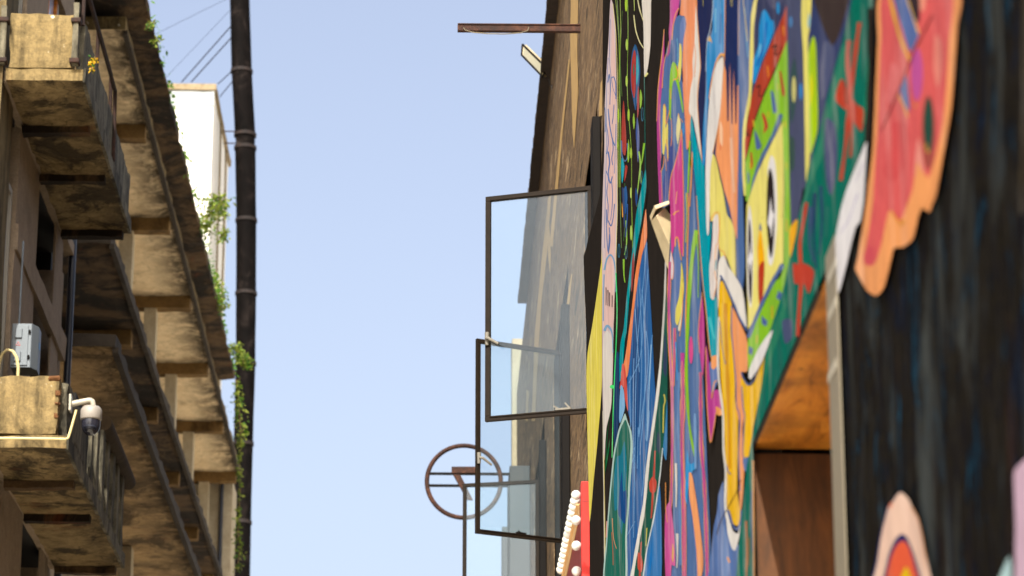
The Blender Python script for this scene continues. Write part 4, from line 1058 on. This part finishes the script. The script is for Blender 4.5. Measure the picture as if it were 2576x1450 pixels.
# --- chick: white chevron, gold body
F((88, 118, 176), [(985, 3490), (950, 3590), (940, 3710), (915, 3830), (890, 4080), (878, 4240), (1082, 4240), (1095, 3950), (1060, 3990), (1010, 3830), (990, 3600)])
F((120, 146, 196), [(985, 3800), (1010, 3900), (1030, 4100), (1010, 4240), (980, 4240), (970, 4000)])
L(ORA, [(1014, 4040), (1030, 4080)], 14)
F((232, 228, 222), [(950, 1900), (990, 1855), (1020, 1930), (1075, 2010), (1125, 2110), (1155, 2370), (1110, 2310), (1050, 2190), (1000, 2070), (970, 2010), (955, 2080), (948, 2250), (940, 2100)], sub=3)
F(GOLD, [(960, 2060), (978, 2040), (1010, 2110), (1045, 2210), (1045, 2400), (1058, 2600), (1070, 2760), (1070, 2900), (1090, 3030), (1090, 3300), (1085, 3560), (1112, 3740), (1092, 3812), (1050, 3790), (1012, 3680), (1010, 3450), (1000, 3350), (990, 3050), (970, 2800), (955, 2500), (950, 2200)])
L((212, 150, 16), [(1000, 2200), (1010, 2600), (1024, 3000), (1030, 3400)], 30); L((246, 204, 70), [(975, 2200), (980, 2500), (1000, 2900)], 18)
F((240, 160, 104), [(1045, 2230), (1100, 2330), (1150, 2440), (1162, 2530), (1158, 2690), (1112, 2700), (1122, 2760), (1138, 3000), (1122, 3120), (1136, 3400), (1120, 3660), (1105, 3690), (1095, 3400), (1102, 3100), (1075, 2950), (1078, 2750), (1058, 2550)])
F(GOLD, [(1115, 2740), (1165, 2800), (1215, 2760), (1285, 2510), (1312, 2480), (1272, 2760), (1242, 2900), (1202, 3100), (1172, 3300), (1145, 3335), (1125, 3280), (1136, 3000), (1115, 2850)])
BO = (84, 104, 160)
L(BO, [(960, 2000), (985, 2030), (1060, 2200), (1110, 2320), (1158, 2400)], 16); L(BO, [(1046, 2220), (1044, 2400), (1062, 2600), (1076, 2780), (1080, 2940), (1104, 3030), (1096, 3300), (1106, 3560)], 10)
L(BO, [(960, 2330), (980, 2540), (1000, 2640)], 8); L(BO, [(1115, 2700), (1130, 2740), (1165, 2790), (1215, 2740), (1250, 2600), (1290, 2480)], 14); L(BO, [(1118, 2800), (1128, 2960), (1138, 3030), (1126, 3280), (1150, 3350), (1176, 3300)], 10)
L(BO, [(1000, 3360), (1020, 3420), (1040, 3440)], 10); L(BO, [(1020, 3700), (1050, 3800), (1085, 3840), (1112, 3780), (1114, 3700)], 20)
L(WHT, [(952, 2300), (946, 2600), (955, 2780), (982, 3000), (986, 3250), (1002, 3420), (998, 3650), (1012, 3760)], 16, 22)
F((228, 224, 220), [(1004, 3690), (1050, 3840), (1090, 3870), (1108, 3800), (1098, 3900), (1070, 3992), (1045, 3972), (1015, 3860)])
F((84, 116, 170), [(1125, 3330), (1176, 3320), (1160, 3400), (1140, 3420)])
L((70, 52, 40), [(1110, 3480), (1080, 3570), (1020, 3680), (965, 3780), (936, 3880)], 9, 6)
# --- slate field, blue cloud, red and lime bands
F((58, 64, 98), [(1210, -60), (1460, -60), (1460, 60), (1360, 300), (1250, 600), (1200, 720), (1180, 620), (1192, 300)])
F((80, 82, 112), [(1290, -60), (1420, -60), (1400, 40), (1330, 60)])
F((36, 144, 214), [(1284, 70), (1310, 105), (1330, 150), (1348, 150), (1352, 220), (1310, 340), (1262, 450), (1214, 600), (1198, 590), (1200, 450), (1240, 330), (1245, 200), (1262, 100)])
F((110, 186, 230), [(1250, 320), (1262, 340), (1246, 430), (1236, 420)]); E_((40, 146, 214), 1382, 58, 12, 46, 16); L((30, 110, 190), [(1300, 160), (1280, 320), (1230, 480)], 20)
L((238, 226, 124), [(1226, -40), (1196, 160), (1188, 450), (1176, 700), (1138, 930), (1132, 1250), (1146, 1420)], 36, 22)
F((178, 66, 42), [(1448, 40), (1448, 300), (1380, 450), (1290, 660), (1210, 870), (1180, 1000), (1145, 1160), (1140, 1030), (1165, 850), (1196, 680), (1258, 490), (1350, 270), (1420, 110)], sub=3)
for p in ([(1340, 350), (1370, 330), (1360, 400), (1395, 380), (1405, 330)], [(1225, 640), (1250, 620), (1245, 700), (1275, 690), (1290, 640)], [(1150, 960), (1166, 990), (1170, 930)]): L((56, 38, 36), p, 16, 7)
for p in ([(1420, 190), (1425, 260)], [(1306, 480), (1312, 560)], [(1200, 870), (1204, 910)]): L((226, 140, 50), p, 13, 8)
F((136, 192, 44), [(1448, 290), (1455, 800), (1465, 1359), (1470, 1580), (1424, 1580), (1430, 1359), (1412, 870), (1330, 1030), (1250, 1200), (1200, 1340), (1172, 1460), (1148, 1460), (1145, 1180), (1185, 1020), (1215, 880), (1280, 700), (1365, 510)], smooth=False)
for p in ([(1390, 520), (1406, 530), (1432, 680), (1412, 692)], [(1264, 825), (1284, 830), (1310, 920), (1276, 970), (1282, 910)], [(1180, 1110), (1192, 1110), (1200, 1190), (1188, 1230)]): F((184, 64, 48), p, sub=3)
for p in ([(1328, 660), (1350, 680), (1372, 805), (1346, 816)], [(1212, 940), (1260, 1060), (1224, 1082)], [(1160, 1240), (1176, 1290), (1164, 1340)]): F((80, 104, 166), p, sub=3)
for x, y in ((1380, 630), (1430, 900), (1310, 830), (1205, 900), (1180, 1200), (1440, 1200)): L((206, 186, 40), [(x, y - 22), (x + 3, y + 26)], 12)
L((82, 108, 156), [(1405, 830), (1340, 1000), (1250, 1180), (1200, 1350), (1165, 1520)], 38, 26)
L((62, 76, 110), [(1340, 1030), (1290, 1150)], 26, 14)
# face: yellow with tall star-lit eyes
F((234, 224, 124), [(1414, 880), (1424, 1359), (1418, 1900), (1352, 2010), (1275, 2150), (1230, 2270), (1200, 2330), (1165, 2390), (1158, 2100), (1150, 1800), (1152, 1500), (1184, 1400), (1230, 1260), (1310, 1090), (1370, 970)], smooth=False)
L((206, 190, 90), [(1158, 1500), (1164, 1900), (1164, 2300)], 8)
F((232, 230, 232), [(1330, 1130), (1360, 1180), (1374, 1400), (1372, 1650), (1352, 1860), (1330, 1930), (1308, 1860), (1318, 1500), (1306, 1250)])
F((40, 32, 34), [(1328, 1225), (1346, 1300), (1357, 1480), (1354, 1700), (1342, 1830), (1328, 1872), (1314, 1800), (1298, 1600), (1302, 1350), (1314, 1240)])
F((234, 232, 236), [(1328, 1425), (1336, 1520), (1354, 1560), (1340, 1640), (1334, 1735), (1326, 1660), (1306, 1620), (1320, 1530)], smooth=False)
F((232, 230, 232), [(1172, 1490), (1190, 1570), (1202, 1780), (1200, 2030), (1190, 2200), (1180, 2230), (1160, 2100), (1156, 1700)])
F((40, 32, 34), [(1174, 1585), (1186, 1680), (1194, 1880), (1192, 2080), (1184, 2205), (1172, 2120), (1164, 1880), (1166, 1680)])
F((234, 232, 236), [(1179, 1740), (1184, 1820), (1196, 1870), (1186, 1930), (1182, 2010), (1175, 1930), (1164, 1890), (1174, 1830)], smooth=False)
F((78, 106, 160), [(1252, 1615), (1264, 1670), (1250, 1690), (1244, 1660)])
F((242, 176, 24), [(1253, 1660), (1270, 1760), (1282, 1900), (1240, 1950), (1232, 1800)], sub=4)
F((184, 62, 36), [(1282, 1898), (1276, 2100), (1256, 2290), (1238, 2120), (1238, 1945)], sub=4); L((110, 40, 40), [(1258, 2120), (1254, 2330)], 8, 4)
F((134, 192, 44), [(1424, 1560), (1468, 1560), (1468, 1860), (1440, 2040), (1420, 2120), (1395, 2240), (1340, 2400), (1280, 2510), (1210, 2640), (1172, 2720), (1160, 2520), (1180, 2400), (1280, 2210), (1350, 2060), (1418, 1960)], sub=4)
L((84, 108, 158), [(1416, 1920), (1350, 2030), (1270, 2190), (1220, 2310), (1165, 2450)], 38, 30)
for p in ([(1386, 2105), (1410, 2130), (1398, 2185), (1368, 2160)], [(1262, 2290), (1306, 2330), (1296, 2370), (1264, 2350)], [(1172, 2510), (1202, 2530), (1192, 2580), (1168, 2560)]): F((78, 100, 160), p, smooth=False)
for p in ([(1340, 2220), (1338, 2310)], [(1230, 2430), (1226, 2490)], [(1442, 1590), (1446, 1680)]): L((214, 170, 30), p, 13)
# --- slate strip, yellow streak, lime drop
F((76, 82, 112), [(1450, -60), (1562, -60), (1556, 200), (1570, 600), (1588, 1300), (1560, 1380), (1520, 1600), (1476, 1640), (1464, 1000), (1450, 400)])
F((54, 84, 84), [(1500, 420), (1520, 560), (1510, 760), (1480, 900), (1466, 760), (1470, 560)]); F((58, 84, 76), [(1470, 1000), (1500, 1020), (1500, 1200), (1474, 1240)])
E_((226, 220, 136), 1497, 650, 14, 95); E_((56, 134, 206), 1547, 665, 11, 62); E_((80, 130, 186), 1474, 160, 12, 40)
F((52, 64, 108), [(1600, -60), (1932, -60), (1884, 150), (1834, 350), (1784, 550), (1744, 750), (1694, 900), (1660, 1060), (1600, 1240), (1600, 500)])
F((80, 88, 124), [(1720, 300), (1790, 340), (1780, 480), (1740, 640), (1700, 720), (1690, 500)])
F((62, 52, 52), [(1640, -60), (1894, -60), (1862, 130), (1822, 260), (1778, 330), (1732, 260), (1680, 120)])
F((238, 228, 118), [(1560, -60), (1622, -60), (1614, 180), (1598, 300), (1608, 700), (1614, 1000), (1606, 1200), (1583, 1315), (1576, 900), (1566, 400), (1552, 150)])
F((172, 208, 26), [(1640, 262), (1656, 330), (1663, 500), (1670, 800), (1666, 950), (1632, 1080), (1612, 1110), (1606, 800), (1598, 450), (1612, 330)])
F((226, 220, 30), [(1622, 530), (1634, 600), (1630, 700), (1614, 780), (1612, 640)]); F((150, 200, 214), [(1606, 90), (1616, 140), (1608, 210), (1596, 180)])
# --- green field with red crosses
F(GRN, [(1930, -60), (2072, -60), (2060, 400), (2030, 950), (1960, 1150), (1870, 1400), (1815, 1600), (1800, 1780), inv(REC_YN + 0.35, REC_Z + 0.02), inv((REC_YN + REC_YF) / 2, REC_Z + 0.02), inv(REC_YF + 0.02, REC_Z + 0.02), inv(REC_YF + 0.01, REC_Z - 0.3), (1212, 4240), (1072, 4240), (1092, 4000), (1122, 3700), (1152, 3400), (1202, 3120), (1260, 2800), (1290, 2560), (1320, 2410), (1390, 2200), (1430, 2050), (1470, 1850), (1520, 1600), (1570, 1420), (1600, 1230), (1680, 950), (1740, 700), (1790, 500), (1850, 300)], smooth=False)
F((50, 128, 104), [(1850, 330), (1800, 560), (1742, 800), (1690, 1000), (1600, 1280), (1560, 1480), (1580, 1480), (1650, 1260), (1720, 1100), (1790, 760), (1860, 560), (1880, 380)])
F((40, 124, 96), [(1330, 2420), (1400, 2260), (1450, 2120), (1430, 2320), (1360, 2520), (1290, 2760), (1240, 3000), (1262, 2790)])
F((80, 86, 122), [(1730, 860), (1790, 900), (1812, 1060), (1800, 1300), (1762, 1420), (1730, 1300), (1716, 1040)]); F((74, 84, 120), [(1410, 2330), (1480, 2320), (1484, 2450), (1430, 2490)])
for p, c in (([(1650, 1400), (1640, 1700), (1660, 1950)], (30, 64, 100)), ([(1690, 1350), (1700, 1600), (1680, 1850)], (44, 74, 108)), ([(1620, 1500), (1610, 1760), (1640, 1900)], (60, 84, 120)), ([(1740, 1500), (1730, 1720)], (40, 110, 100))): L(c, p, 36, 14)
L((30, 140, 106), [(2050, 300), (2030, 620), (2010, 900)], 26)
RED = (192, 68, 46)
L(RED, [(1972, 165), (1940, 400), (1918, 600), (1890, 850), (1872, 1060), (1836, 1310)], 34, 28); L(RED, [(1896, 295), (1886, 420), (1896, 600), (1906, 820), (1914, 1000), (1906, 1140)], 40, 24)
F(RED, [(1836, 575), (1864, 600), (1894, 680), (1884, 800), (1800, 730), (1806, 660)]); F(RED, [(1904, 700), (1950, 760), (2002, 800), (1990, 950), (1964, 930), (1924, 880), (1892, 800)])
L(RED, [(1588, 1470), (1560, 1640), (1540, 1770), (1548, 2040), (1534, 2250), (1524, 2440)], 28, 36)
F((188, 66, 48), [(1488, 1915), (1530, 1920), (1540, 1910), (1590, 1920), (1644, 1975), (1606, 2130), (1570, 2060), (1530, 2060), (1498, 2048)])
L((96, 60, 44), [(1866, 600), (1880, 760)], 14)
F((240, 176, 30), [(1522, 1590), (1516, 1680), (1470, 1870), (1462, 1700), (1476, 1640)], sub=3)
L((222, 222, 224), [(1342, 2400), (1324, 2460), (1260, 2630), (1188, 2740)], 4)
F((228, 226, 228), [(1342, 2395), (1326, 2460), (1262, 2630), (1190, 2745), (1170, 2738), (1176, 2670), (1240, 2530), (1300, 2440)])
L(BLACK, [(2050, 60), (2048, 500), (2034, 900), (2012, 1240), (1990, 1560)], 46)
# rust coloured drips at the foot of the green field
for p, c in (([(1150, 3780), (1156, 4000), (1150, 4200)], (196, 120, 76)), ([(1172, 3900), (1168, 4100)], (120, 110, 70)), ([(1190, 3560), (1188, 3800), (1196, 4000)], (34, 88, 140)), ([(1200, 3340), (1204, 3700), (1208, 4240)], (226, 160, 96))): L(c, p, 16, 10)
# white wing
F((228, 226, 230), [(2024, 1030), (2016, 1200), (2002, 1450), (1978, 1600), (1940, 1660), (1882, 1900), (1836, 2080), (1815, 2120), (1806, 1950), (1798, 1740), (1830, 1550), (1870, 1400), (1920, 1270), (1980, 1120)])
L((176, 170, 206), [(1960, 1400), (1900, 1580), (1836, 1690)], 8); L((176, 170, 206), [(2006, 1180), (1940, 1320)], 6)
# coral hand shape
F((242, 164, 104), [(2136, -60), (2104, 300), (2086, 700), (2066, 1100), (2036, 1340), (2026, 1450), (1996, 1640), (1958, 1870), (1942, 1952), (1985, 2040), (2028, 2110), (2094, 2146), (2146, 2090), (2176, 1990), (2212, 1830), (2228, 1798), (2292, 1790), (2360, 1730), (2398, 1570), (2420, 1520), (2450, 1520), (2476, 1540), (2500, 1480), (2530, 1400), (2590, 1060), (2634, 800), (2660, 500), (2680, 200), (2686, -60)])
F((222, 98, 98), [(2156, -60), (2130, 250), (2114, 600), (2104, 900), (2080, 1250), (2070, 1450), (2048, 1620), (2020, 1780), (2000, 1870), (2012, 1920), (2060, 1930), (2096, 1890), (2134, 1760), (2176, 1560), (2198, 1530), (2236, 1590), (2268, 1610), (2320, 1480), (2356, 1380), (2380, 1220), (2420, 1200), (2470, 1290), (2520, 1150), (2575, 900), (2606, 600), (2622, 300), (2632, -60)])
F((230, 120, 120), [(2200, 460), (2250, 500), (2240, 660), (2200, 760), (2170, 700)]); F((234, 150, 138), [(2400, 1000), (2440, 1240), (2400, 1340), (2370, 1250)])
F((236, 140, 126), [(2520, 260), (2560, 300), (2570, 500), (2540, 640), (2510, 500)]); F((216, 86, 96), [(2030, 1800), (2070, 1790), (2080, 1860), (2050, 1910), (2020, 1890)]); F((236, 150, 130), [(2400, -60), (2460, -60), (2440, 80), (2410, 60)])
F((214, 84, 86), [(2200, 900), (2330, 920), (2300, 1200), (2210, 1320), (2150, 1240)])
F((92, 114, 172), [(2210, -60), (2310, -60), (2400, 220), (2396, 270), (2340, 380), (2284, 220)], sub=3)
F((60, 48, 54), [(2318, -60), (2400, -60), (2406, 160), (2362, 110)], sub=3)
L((234, 182, 70), [(2186, -40), (2256, 240), (2310, 380), (2336, 440)], 26); L((234, 190, 90), [(2308, -40), (2360, 120), (2402, 245)], 16)
E_((192, 88, 158), 2388, 540, 42, 190)
F((90, 110, 168), [(2288, 600), (2316, 550), (2336, 800), (2300, 760), (2264, 660)], sub=3); L((234, 180, 80), [(2254, 690), (2290, 760), (2322, 850)], 16); L((234, 160, 80), [(2366, 750), (2390, 780)], 12)
E_((168, 84, 76), 2470, 960, 50, 270); E_((40, 78, 68), 2472, 910, 35, 200); L((216, 170, 60), [(2452, 1040), (2466, 1100), (2486, 1090)], 10)
F((242, 164, 104), [(2390, 1180), (2420, 1230), (2470, 1330), (2520, 1240), (2500, 1420), (2440, 1500), (2380, 1490), (2370, 1380)])
L((240, 160, 50), [(2200, 1530), (2250, 1600), (2300, 1600), (2264, 1640)], 18, 10)
L((122, 50, 50), [(2500, 110), (2380, 350), (2240, 690), (2130, 950)], 15, 9)
# egg shape at the foot, lilac wedge at the frame edge
F((30, 44, 104), [(2266, 3574), (2226, 3610), (2196, 3660), (2174, 3680), (2122, 3880), (2090, 4080), (2066, 4300), (2482, 4300), (2442, 3980), (2402, 3775), (2350, 3675), (2318, 3620)])
F((240, 204, 184), [(2270, 3572), (2234, 3606), (2204, 3660), (2182, 3680), (2132, 3880), (2102, 4080), (2078, 4300), (2484, 4300), (2440, 3980), (2400, 3775), (2352, 3672), (2320, 3610)])
L((236, 160, 90), [(2350, 3680), (2400, 3780), (2440, 3980), (2478, 4280)], 9); F((224, 130, 100), [(2186, 3670), (2206, 3640), (2212, 3655), (2194, 3690)])
F((32, 42, 104), [(2270, 3876), (2228, 3918), (2188, 4008), (2160, 4130), (2140, 4300), (2424, 4300), (2380, 4060), (2340, 3950), (2310, 3888)])
F((228, 98, 66), [(2270, 3928), (2232, 3968), (2198, 4048), (2174, 4150), (2156, 4300), (2410, 4300), (2368, 4090), (2330, 3970), (2298, 3928)])
F((228, 188, 30), [(2308, 4113), (2278, 4170), (2250, 4300), (2372, 4300), (2334, 4150)])
F((216, 184, 206), [(3168, 3340), (3108, 3398), (3092, 3450), (3102, 3830), (3114, 4300), (3340, 4300), (3340, 3250)], sub=3)
F((184, 218, 222), [(3064, 4036), (3020, 4110), (2975, 4240), (3075, 4240)], sub=3)
F((86, 76, 60), [(3150, -60), (3200, -60), (3180, 900), (3165, 1500), (3130, 1500), (3150, 700)], var=0.6)
A_me = bpy.data.meshes.new('mural')
A_c = Vector((XM, 12.0, 7.0))
A_me.from_pydata([tuple(p - A_c) for p in A.v], [], A.f)
at = A_me.color_attributes.new('paint', 'FLOAT_COLOR', 'CORNER')
i = 0
for p, c in zip(A_me.polygons, A.c):
    for _ in p.loop_indices:
        at.data[i].color = c; i += 1
n = Nodes('painted mural wall')
ca = n.new('ShaderNodeVertexColor'); ca.layer_name = 'paint'
base_c, dark_amt = ca.outputs['Color'], ca.outputs['Alpha']
# brushwork: tone wanders along the vertical strokes
st = n.noise(9.0, 7, 0.72, (1, 0.8, 0.20), 0.4)
col = n.mix(n.ramp(st, [(0.34, 0.55), (0.54, 0.0)]), base_c, n.mix(0.5, base_c, (0.03, 0.03, 0.05)))
col = n.mix(n.ramp(n.noise(5.0, 5, 0.6, (1, 1.2, 0.3), 0.4), [(0.52, 0.0), (0.72, 0.22)]), col, (0.62, 0.58, 0.54), 'SCREEN' if False else 'MIX')
# only the black ground keeps its depth: no wash on very dark paint
lum = n.new('ShaderNodeRGBToBW'); n.link(base_c, lum.inputs[0])
col = n.mix(n.maprange(lum.outputs[0], 0.015, 0.05), n.mix(n.ramp(st, [(0.35, 0.0), (0.8, 0.3)]), base_c, lin((72, 62, 54), PAINT_K)), col)
# near panel: loose dark blue, brown and grey brushwork
dk = n.ramp(n.noise(3.8, 7, 0.75, (1, 1.2, 0.65), 1.2), [(0.30, lin((24, 42, 64), 0.5)), (0.41, lin((30, 30, 38), 0.42)), (0.50, lin((44, 40, 32), 0.42)), (0.57, lin((26, 26, 31), 0.42)), (0.68, lin((34, 74, 98), 0.55))])
dk = n.mix(n.ramp(n.noise(2.2, 5, 0.7, (1, 1.6, 0.6), 0.8), [(0.52, 0.0), (0.66, 0.8)]), dk, lin((86, 92, 92), 0.42))
dk = n.mix(n.ramp(n.noise(2.9, 5, 0.7, (1, 1.6, 0.5), 0.6), [(0.60, 0.0), (0.70, 0.8)]), dk, lin((66, 46, 34), 0.45))
dk = n.mix(n.ramp(n.noise(18, 5, 0.7, (1, 1, 0.3)), [(0.5, 0.0), (0.75, 0.3)]), dk, lin((88, 86, 84), 0.4))
col = n.mix(dark_amt, col, dk)
# chips and pinholes
chip = n.ramp(n.noise(24, 2, 0.5), [(0.75, 0.0), (0.77, 0.8)])
col = n.mix(chip, col, lin((70, 56, 44), 0.6))
n.bump(n.math('ADD', n.noise(26, 5, 0.65, (1, 1, 0.4)), n.math('MULTIPLY', n.noise(7, 3, 0.5), 0.8)), 0.5, 0.014)
A_me.materials.append(n.done(col, 0.85, 0, 0.0))
mural = bpy.data.objects.new('mural', A_me); COL.objects.link(mural); WORLD_LOC['mural'] = A_c
mural.parent = RB; mural.location = A_c - WORLD_LOC[RB.name]
# backing boards of the mural and the recess in it
m = MB(); q = 0.004
m.box(XM + q, XW - 0.002, REC_YF, yt - 0.05, REC_Z, 12.9)
m.box(XM + q, XW - 0.002, 2.5, REC_YN, 0.6, REC_Z)
m.box(XM + q, XW - 0.002, REC_YN, REC_YF, REC_Z, 12.9)
m.box(XM + q, XW - 0.002, 2.5, REC_YN, REC_Z, 12.9)
m.box(XM + q, XW - 0.002, REC_YF, m2(118, 4000, XM).y, 2.0, REC_Z)
m.build('backing_board', 'hole', RB)
w = MB()
w.box(XW, X2, 1.0, REC_YN, 0, 9.3); w.box(XW, X2, REC_YN, REC_YF, REC_Z + 0.05, 9.3); w.box(XW, X2, REC_YF + 0.05, 17.0, 0, 9.3)
w.build('wall', 'pebble', RB)
box('recess_jamb', 'board', RB, XM + 0.002, 2.0, REC_YF - 0.022, REC_YF - 0.002, 0.5, REC_Z - 0.03)
box('recess_soffit', 'ply_soffit', RB, XM + 0.002, 2.0, REC_YN + 0.002, REC_YF - 0.024, REC_Z - 0.014, REC_Z - 0.002)
box('recess_back', 'board', RB, 2.0, 2.05, REC_YN - 0.6, REC_YF, 0.5, REC_Z)
e0 = m2(1734, 1800, XM - 0.03); ea, eb = m2(1728, 1900, XM - 0.012), m2(1805, 1900, XM - 0.012)
ez = m2(1770, 1766, XM - 0.012).z
strip = MB(); strip.box(XM - 0.014, XM - 0.010, eb.y, ea.y, 0.8, ez)
sp = strip.build('edge_trim', 'alu', RB, bevel=0.001)
for y_ in (1965, 2245, 2690):
    a = m2(1775, y_, XM - 0.015); m = MB(); m.box(XM - 0.016, XM - 0.0145, a.y - 0.08, a.y + 0.09, a.z - 0.014, a.z + 0.014)
    m.build('tape_patch', 'white_metal', sp)
# cornice edge where the green field meets the recess
m = MB(); m.box(XM - 0.006, XM + 0.01, REC_YN + 0.25, REC_YF, REC_Z - 0.013, REC_Z + 0.004)
m.build('recess_edge', 'roof_sheet', RB)

# ================================================================== things on the right building
# rusty steel angle sticking out over the alley
yb = onX(1460, 74, XW).y; A0 = onY(1459, 74, yb); A1 = onY(1151, 72, yb)
BR = empty('steel_beam', A0, 'long rusty steel beam sticking straight out of the brown wall near the top', 'beam')
m = MB(); m.bar(A1, A0 + Vector((0.05, 0, 0)), 0.05, 0.058); m.bar(A1 + Vector((0, -0.03, 0.03)), A0 + Vector((0.05, -0.03, 0.03)), 0.01, 0.012)
m.build('bar', 'rust', BR, bevel=0.004)
pts = [onY(x, y, yb - 0.035) for x, y in ((1166, 70), (1170, 76), (1190, 82), (1225, 85), (1270, 86), (1310, 83), (1328, 77), (1330, 69))]
MB().tube(pts, 0.0045, 6).build('wire', 'alu', BR, True)

def hexa(mb, q):   # 8 corner points: near quad then far quad
    mb.add(q, [(0, 1, 2, 3), (7, 6, 5, 4), (0, 4, 5, 1), (1, 5, 6, 2), (2, 6, 7, 3), (3, 7, 4, 0)])
# square floodlight near the roof edge
yf = onX(1384, 147, XW).y
FL1 = empty('floodlight', onX(1384, 147, XW), 'small square floodlight with a yellowish lens on the brown wall under the rusty beam', 'floodlight')
c4 = [onY(x, y, yf - 0.2) for x, y in ((1314, 112), (1312, 139), (1366, 195), (1373, 170))]
back = Vector((0.05, 0.14, 0.055))
m = MB(); hexa(m, c4 + [p + back for p in c4]); m.build('housing', 'lamp_body', FL1, bevel=0.008)
cc = sum(c4, Vector()) / 4
m = MB(); q4 = [cc + (p - cc) * 0.86 - Vector((0, 0.004, 0)) for p in c4]; hexa(m, q4 + [p + Vector((0, 0.003, 0)) for p in q4]); m.build('lens', 'lamp_glass', FL1)
m = MB()
for i in range(4): m.bar(c4[i] - Vector((0, 0.004, 0)), c4[(i + 1) % 4] - Vector((0, 0.004, 0)), 0.018, 0.016, (0, 1, 0))
m.build('bezel', 'post', FL1)
m = MB(); m.bar(cc + back + Vector((0.03, 0, 0.02)), onX(1384, 147, XW) + Vector((0.02, 0, 0)), 0.02, 0.03); m.build('bracket', 'alu', FL1)
m = MB(); a = cc + back * 0.9 + Vector((0.1, 0, -0.06)); m.tube([a, a + Vector((0.03, 0.05, -0.12)), a + Vector((0.07, 0.1, -0.3)), onX(1388, 215, XW - 0.01)], 0.007, 6); m.build('cable', 'black_pipe', FL1, True)
# long wall washer on the mural
yw = onX(1684, 600, XM).y
FL2 = empty('floodlight', (XM, yw, onX(1684, 600, XM).z), 'cream angular floodlight with a long slanting shade on the black mural stripe', 'floodlight')
U = [onY(1637, 556, yw - 0.02), onY(1651, 543, yw - 0.14), onY(1673, 522, yw - 0.12), onY(1650, 524, yw + 0.04)]
D = [onY(1681, 680, yw + 0.02), onY(1685, 618, yw - 0.10), onY(1690, 545, yw - 0.08), onY(1688, 610, yw + 0.06)]
m = MB(); hexa(m, U + D); m.build('shade', 'lamp_body', FL2, bevel=0.003)
m = MB(); T = [onY(x, y, yw + d) for x, y, d in ((1634, 545, -0.05), (1646, 517, -0.16), (1684, 505, -0.16), (1660, 512, 0.06))]
B2 = [onY(x, y, yw + d) for x, y, d in ((1637, 557, -0.05), (1649, 527, -0.16), (1684, 514, -0.16), (1660, 524, 0.06))]
hexa(m, T + B2); m.build('end_cap', 'lamp_body', FL2, bevel=0.003)
m = MB(); m.bar(onY(1684, 560, yw - 0.02), Vector((XM + 0.02, yw, onY(1684, 560, yw).z)), 0.04, 0.05); m.build('bracket', 'post', FL2)

# ring sign on two bars
yr = 37.6
rc = onY(1167, 1212, yr); rr = (onY(1167 + 93, 1212, yr) - rc).length
RS = empty('ring_sign', Vector((XW, yr, rc.z)), 'rusty round ring sign held out from the wall on two thin bars', 'sign')
m = MB(); m.ring(rc, rr, 0.030, (1, 0, 0), (0, 0, 1)); m.build('ring', 'rust', RS, True)
for y in (1192, 1222):
    a = onY(1077, y, yr); m = MB(); m.bar(a, Vector((XW + 0.02, yr, a.z)), 0.03, 0.032); m.build('support_bar', 'post', RS)
P_ = lambda x, y: onY(x, y, yr - 0.03)
m = MB()
m.prism([P_(1136, 1174), P_(1206, 1174), P_(1206, 1190), P_(1136, 1191)], (0, 0.05, 0))
m.build('crossbar', 'rust', RS, bevel=0.004)
m = MB(); m.prism([P_(1140, 1194), P_(1158, 1194), P_(1190, 1258), P_(1175, 1257)], (0, 0.05, 0)); m.build('slanted_leg', 'rust', RS, bevel=0.004)

# marquee sign with bulbs
ys = 22.4
s0 = onY(1462, 1211, ys); s1 = onY(1484, 1211, ys)
MS = empty('marquee_sign', (s1.x, ys, s0.z - 1.6), 'red sign box edged with rows of round white bulbs, below the open windows', 'sign')
ztop = s0.z; L_ = 3.1
m = MB(); m.box(s0.x, s1.x + 0.03, ys, ys + L_, ztop - 2.2, ztop); m.build('box', 'red_side', MS, bevel=0.004)
m = MB(); m.box(s0.x - 0.006, s0.x - 0.001, ys + 0.03, ys + L_ - 0.03, ztop - 2.15, ztop - 0.03); m.build('face', 'red_face', MS)
m = MB(); m.box(s0.x - 0.030, s0.x - 0.0065, ys + 0.2, ys + L_, ztop - 0.145, ztop - 0.135)
m.box(s0.x - 0.012, s0.x - 0.0065, ys + 0.15, ys + L_, ztop - 0.24, ztop - 0.14); m.build('trim', 'sign_trim', MS)
zj = onY(1472, 1262, ys).z
m = MB(); m.box(s0.x + 0.002, s1.x + 0.03, ys - 0.001, ys + 0.001, zj - 0.004, zj + 0.004); m.build('joint', 'red_face', MS)
bc = onY(1449, 1246, ys + 0.04); br = (onY(1449 + 12.5, 1246, ys + 0.04) - bc).length
prof = [(br * math.sin(a), -br * math.cos(a)) for a in [math.pi * (i + 0.02) / 12.04 for i in range(13)]]
first = MB().lathe(prof, bc, 24).build('bulb', 'bulb', MS, True, origin=bc)
locs = [bc + Vector((0, 0.2 * i, 0)) for i in range(1, 15)] + [bc + Vector((0, 0, -0.2 * i)) for i in range(1, 11)]
for p in locs:
    o = first.copy(); COL.objects.link(o); o.parent = MS; o.location = p - WORLD_LOC[MS.name]
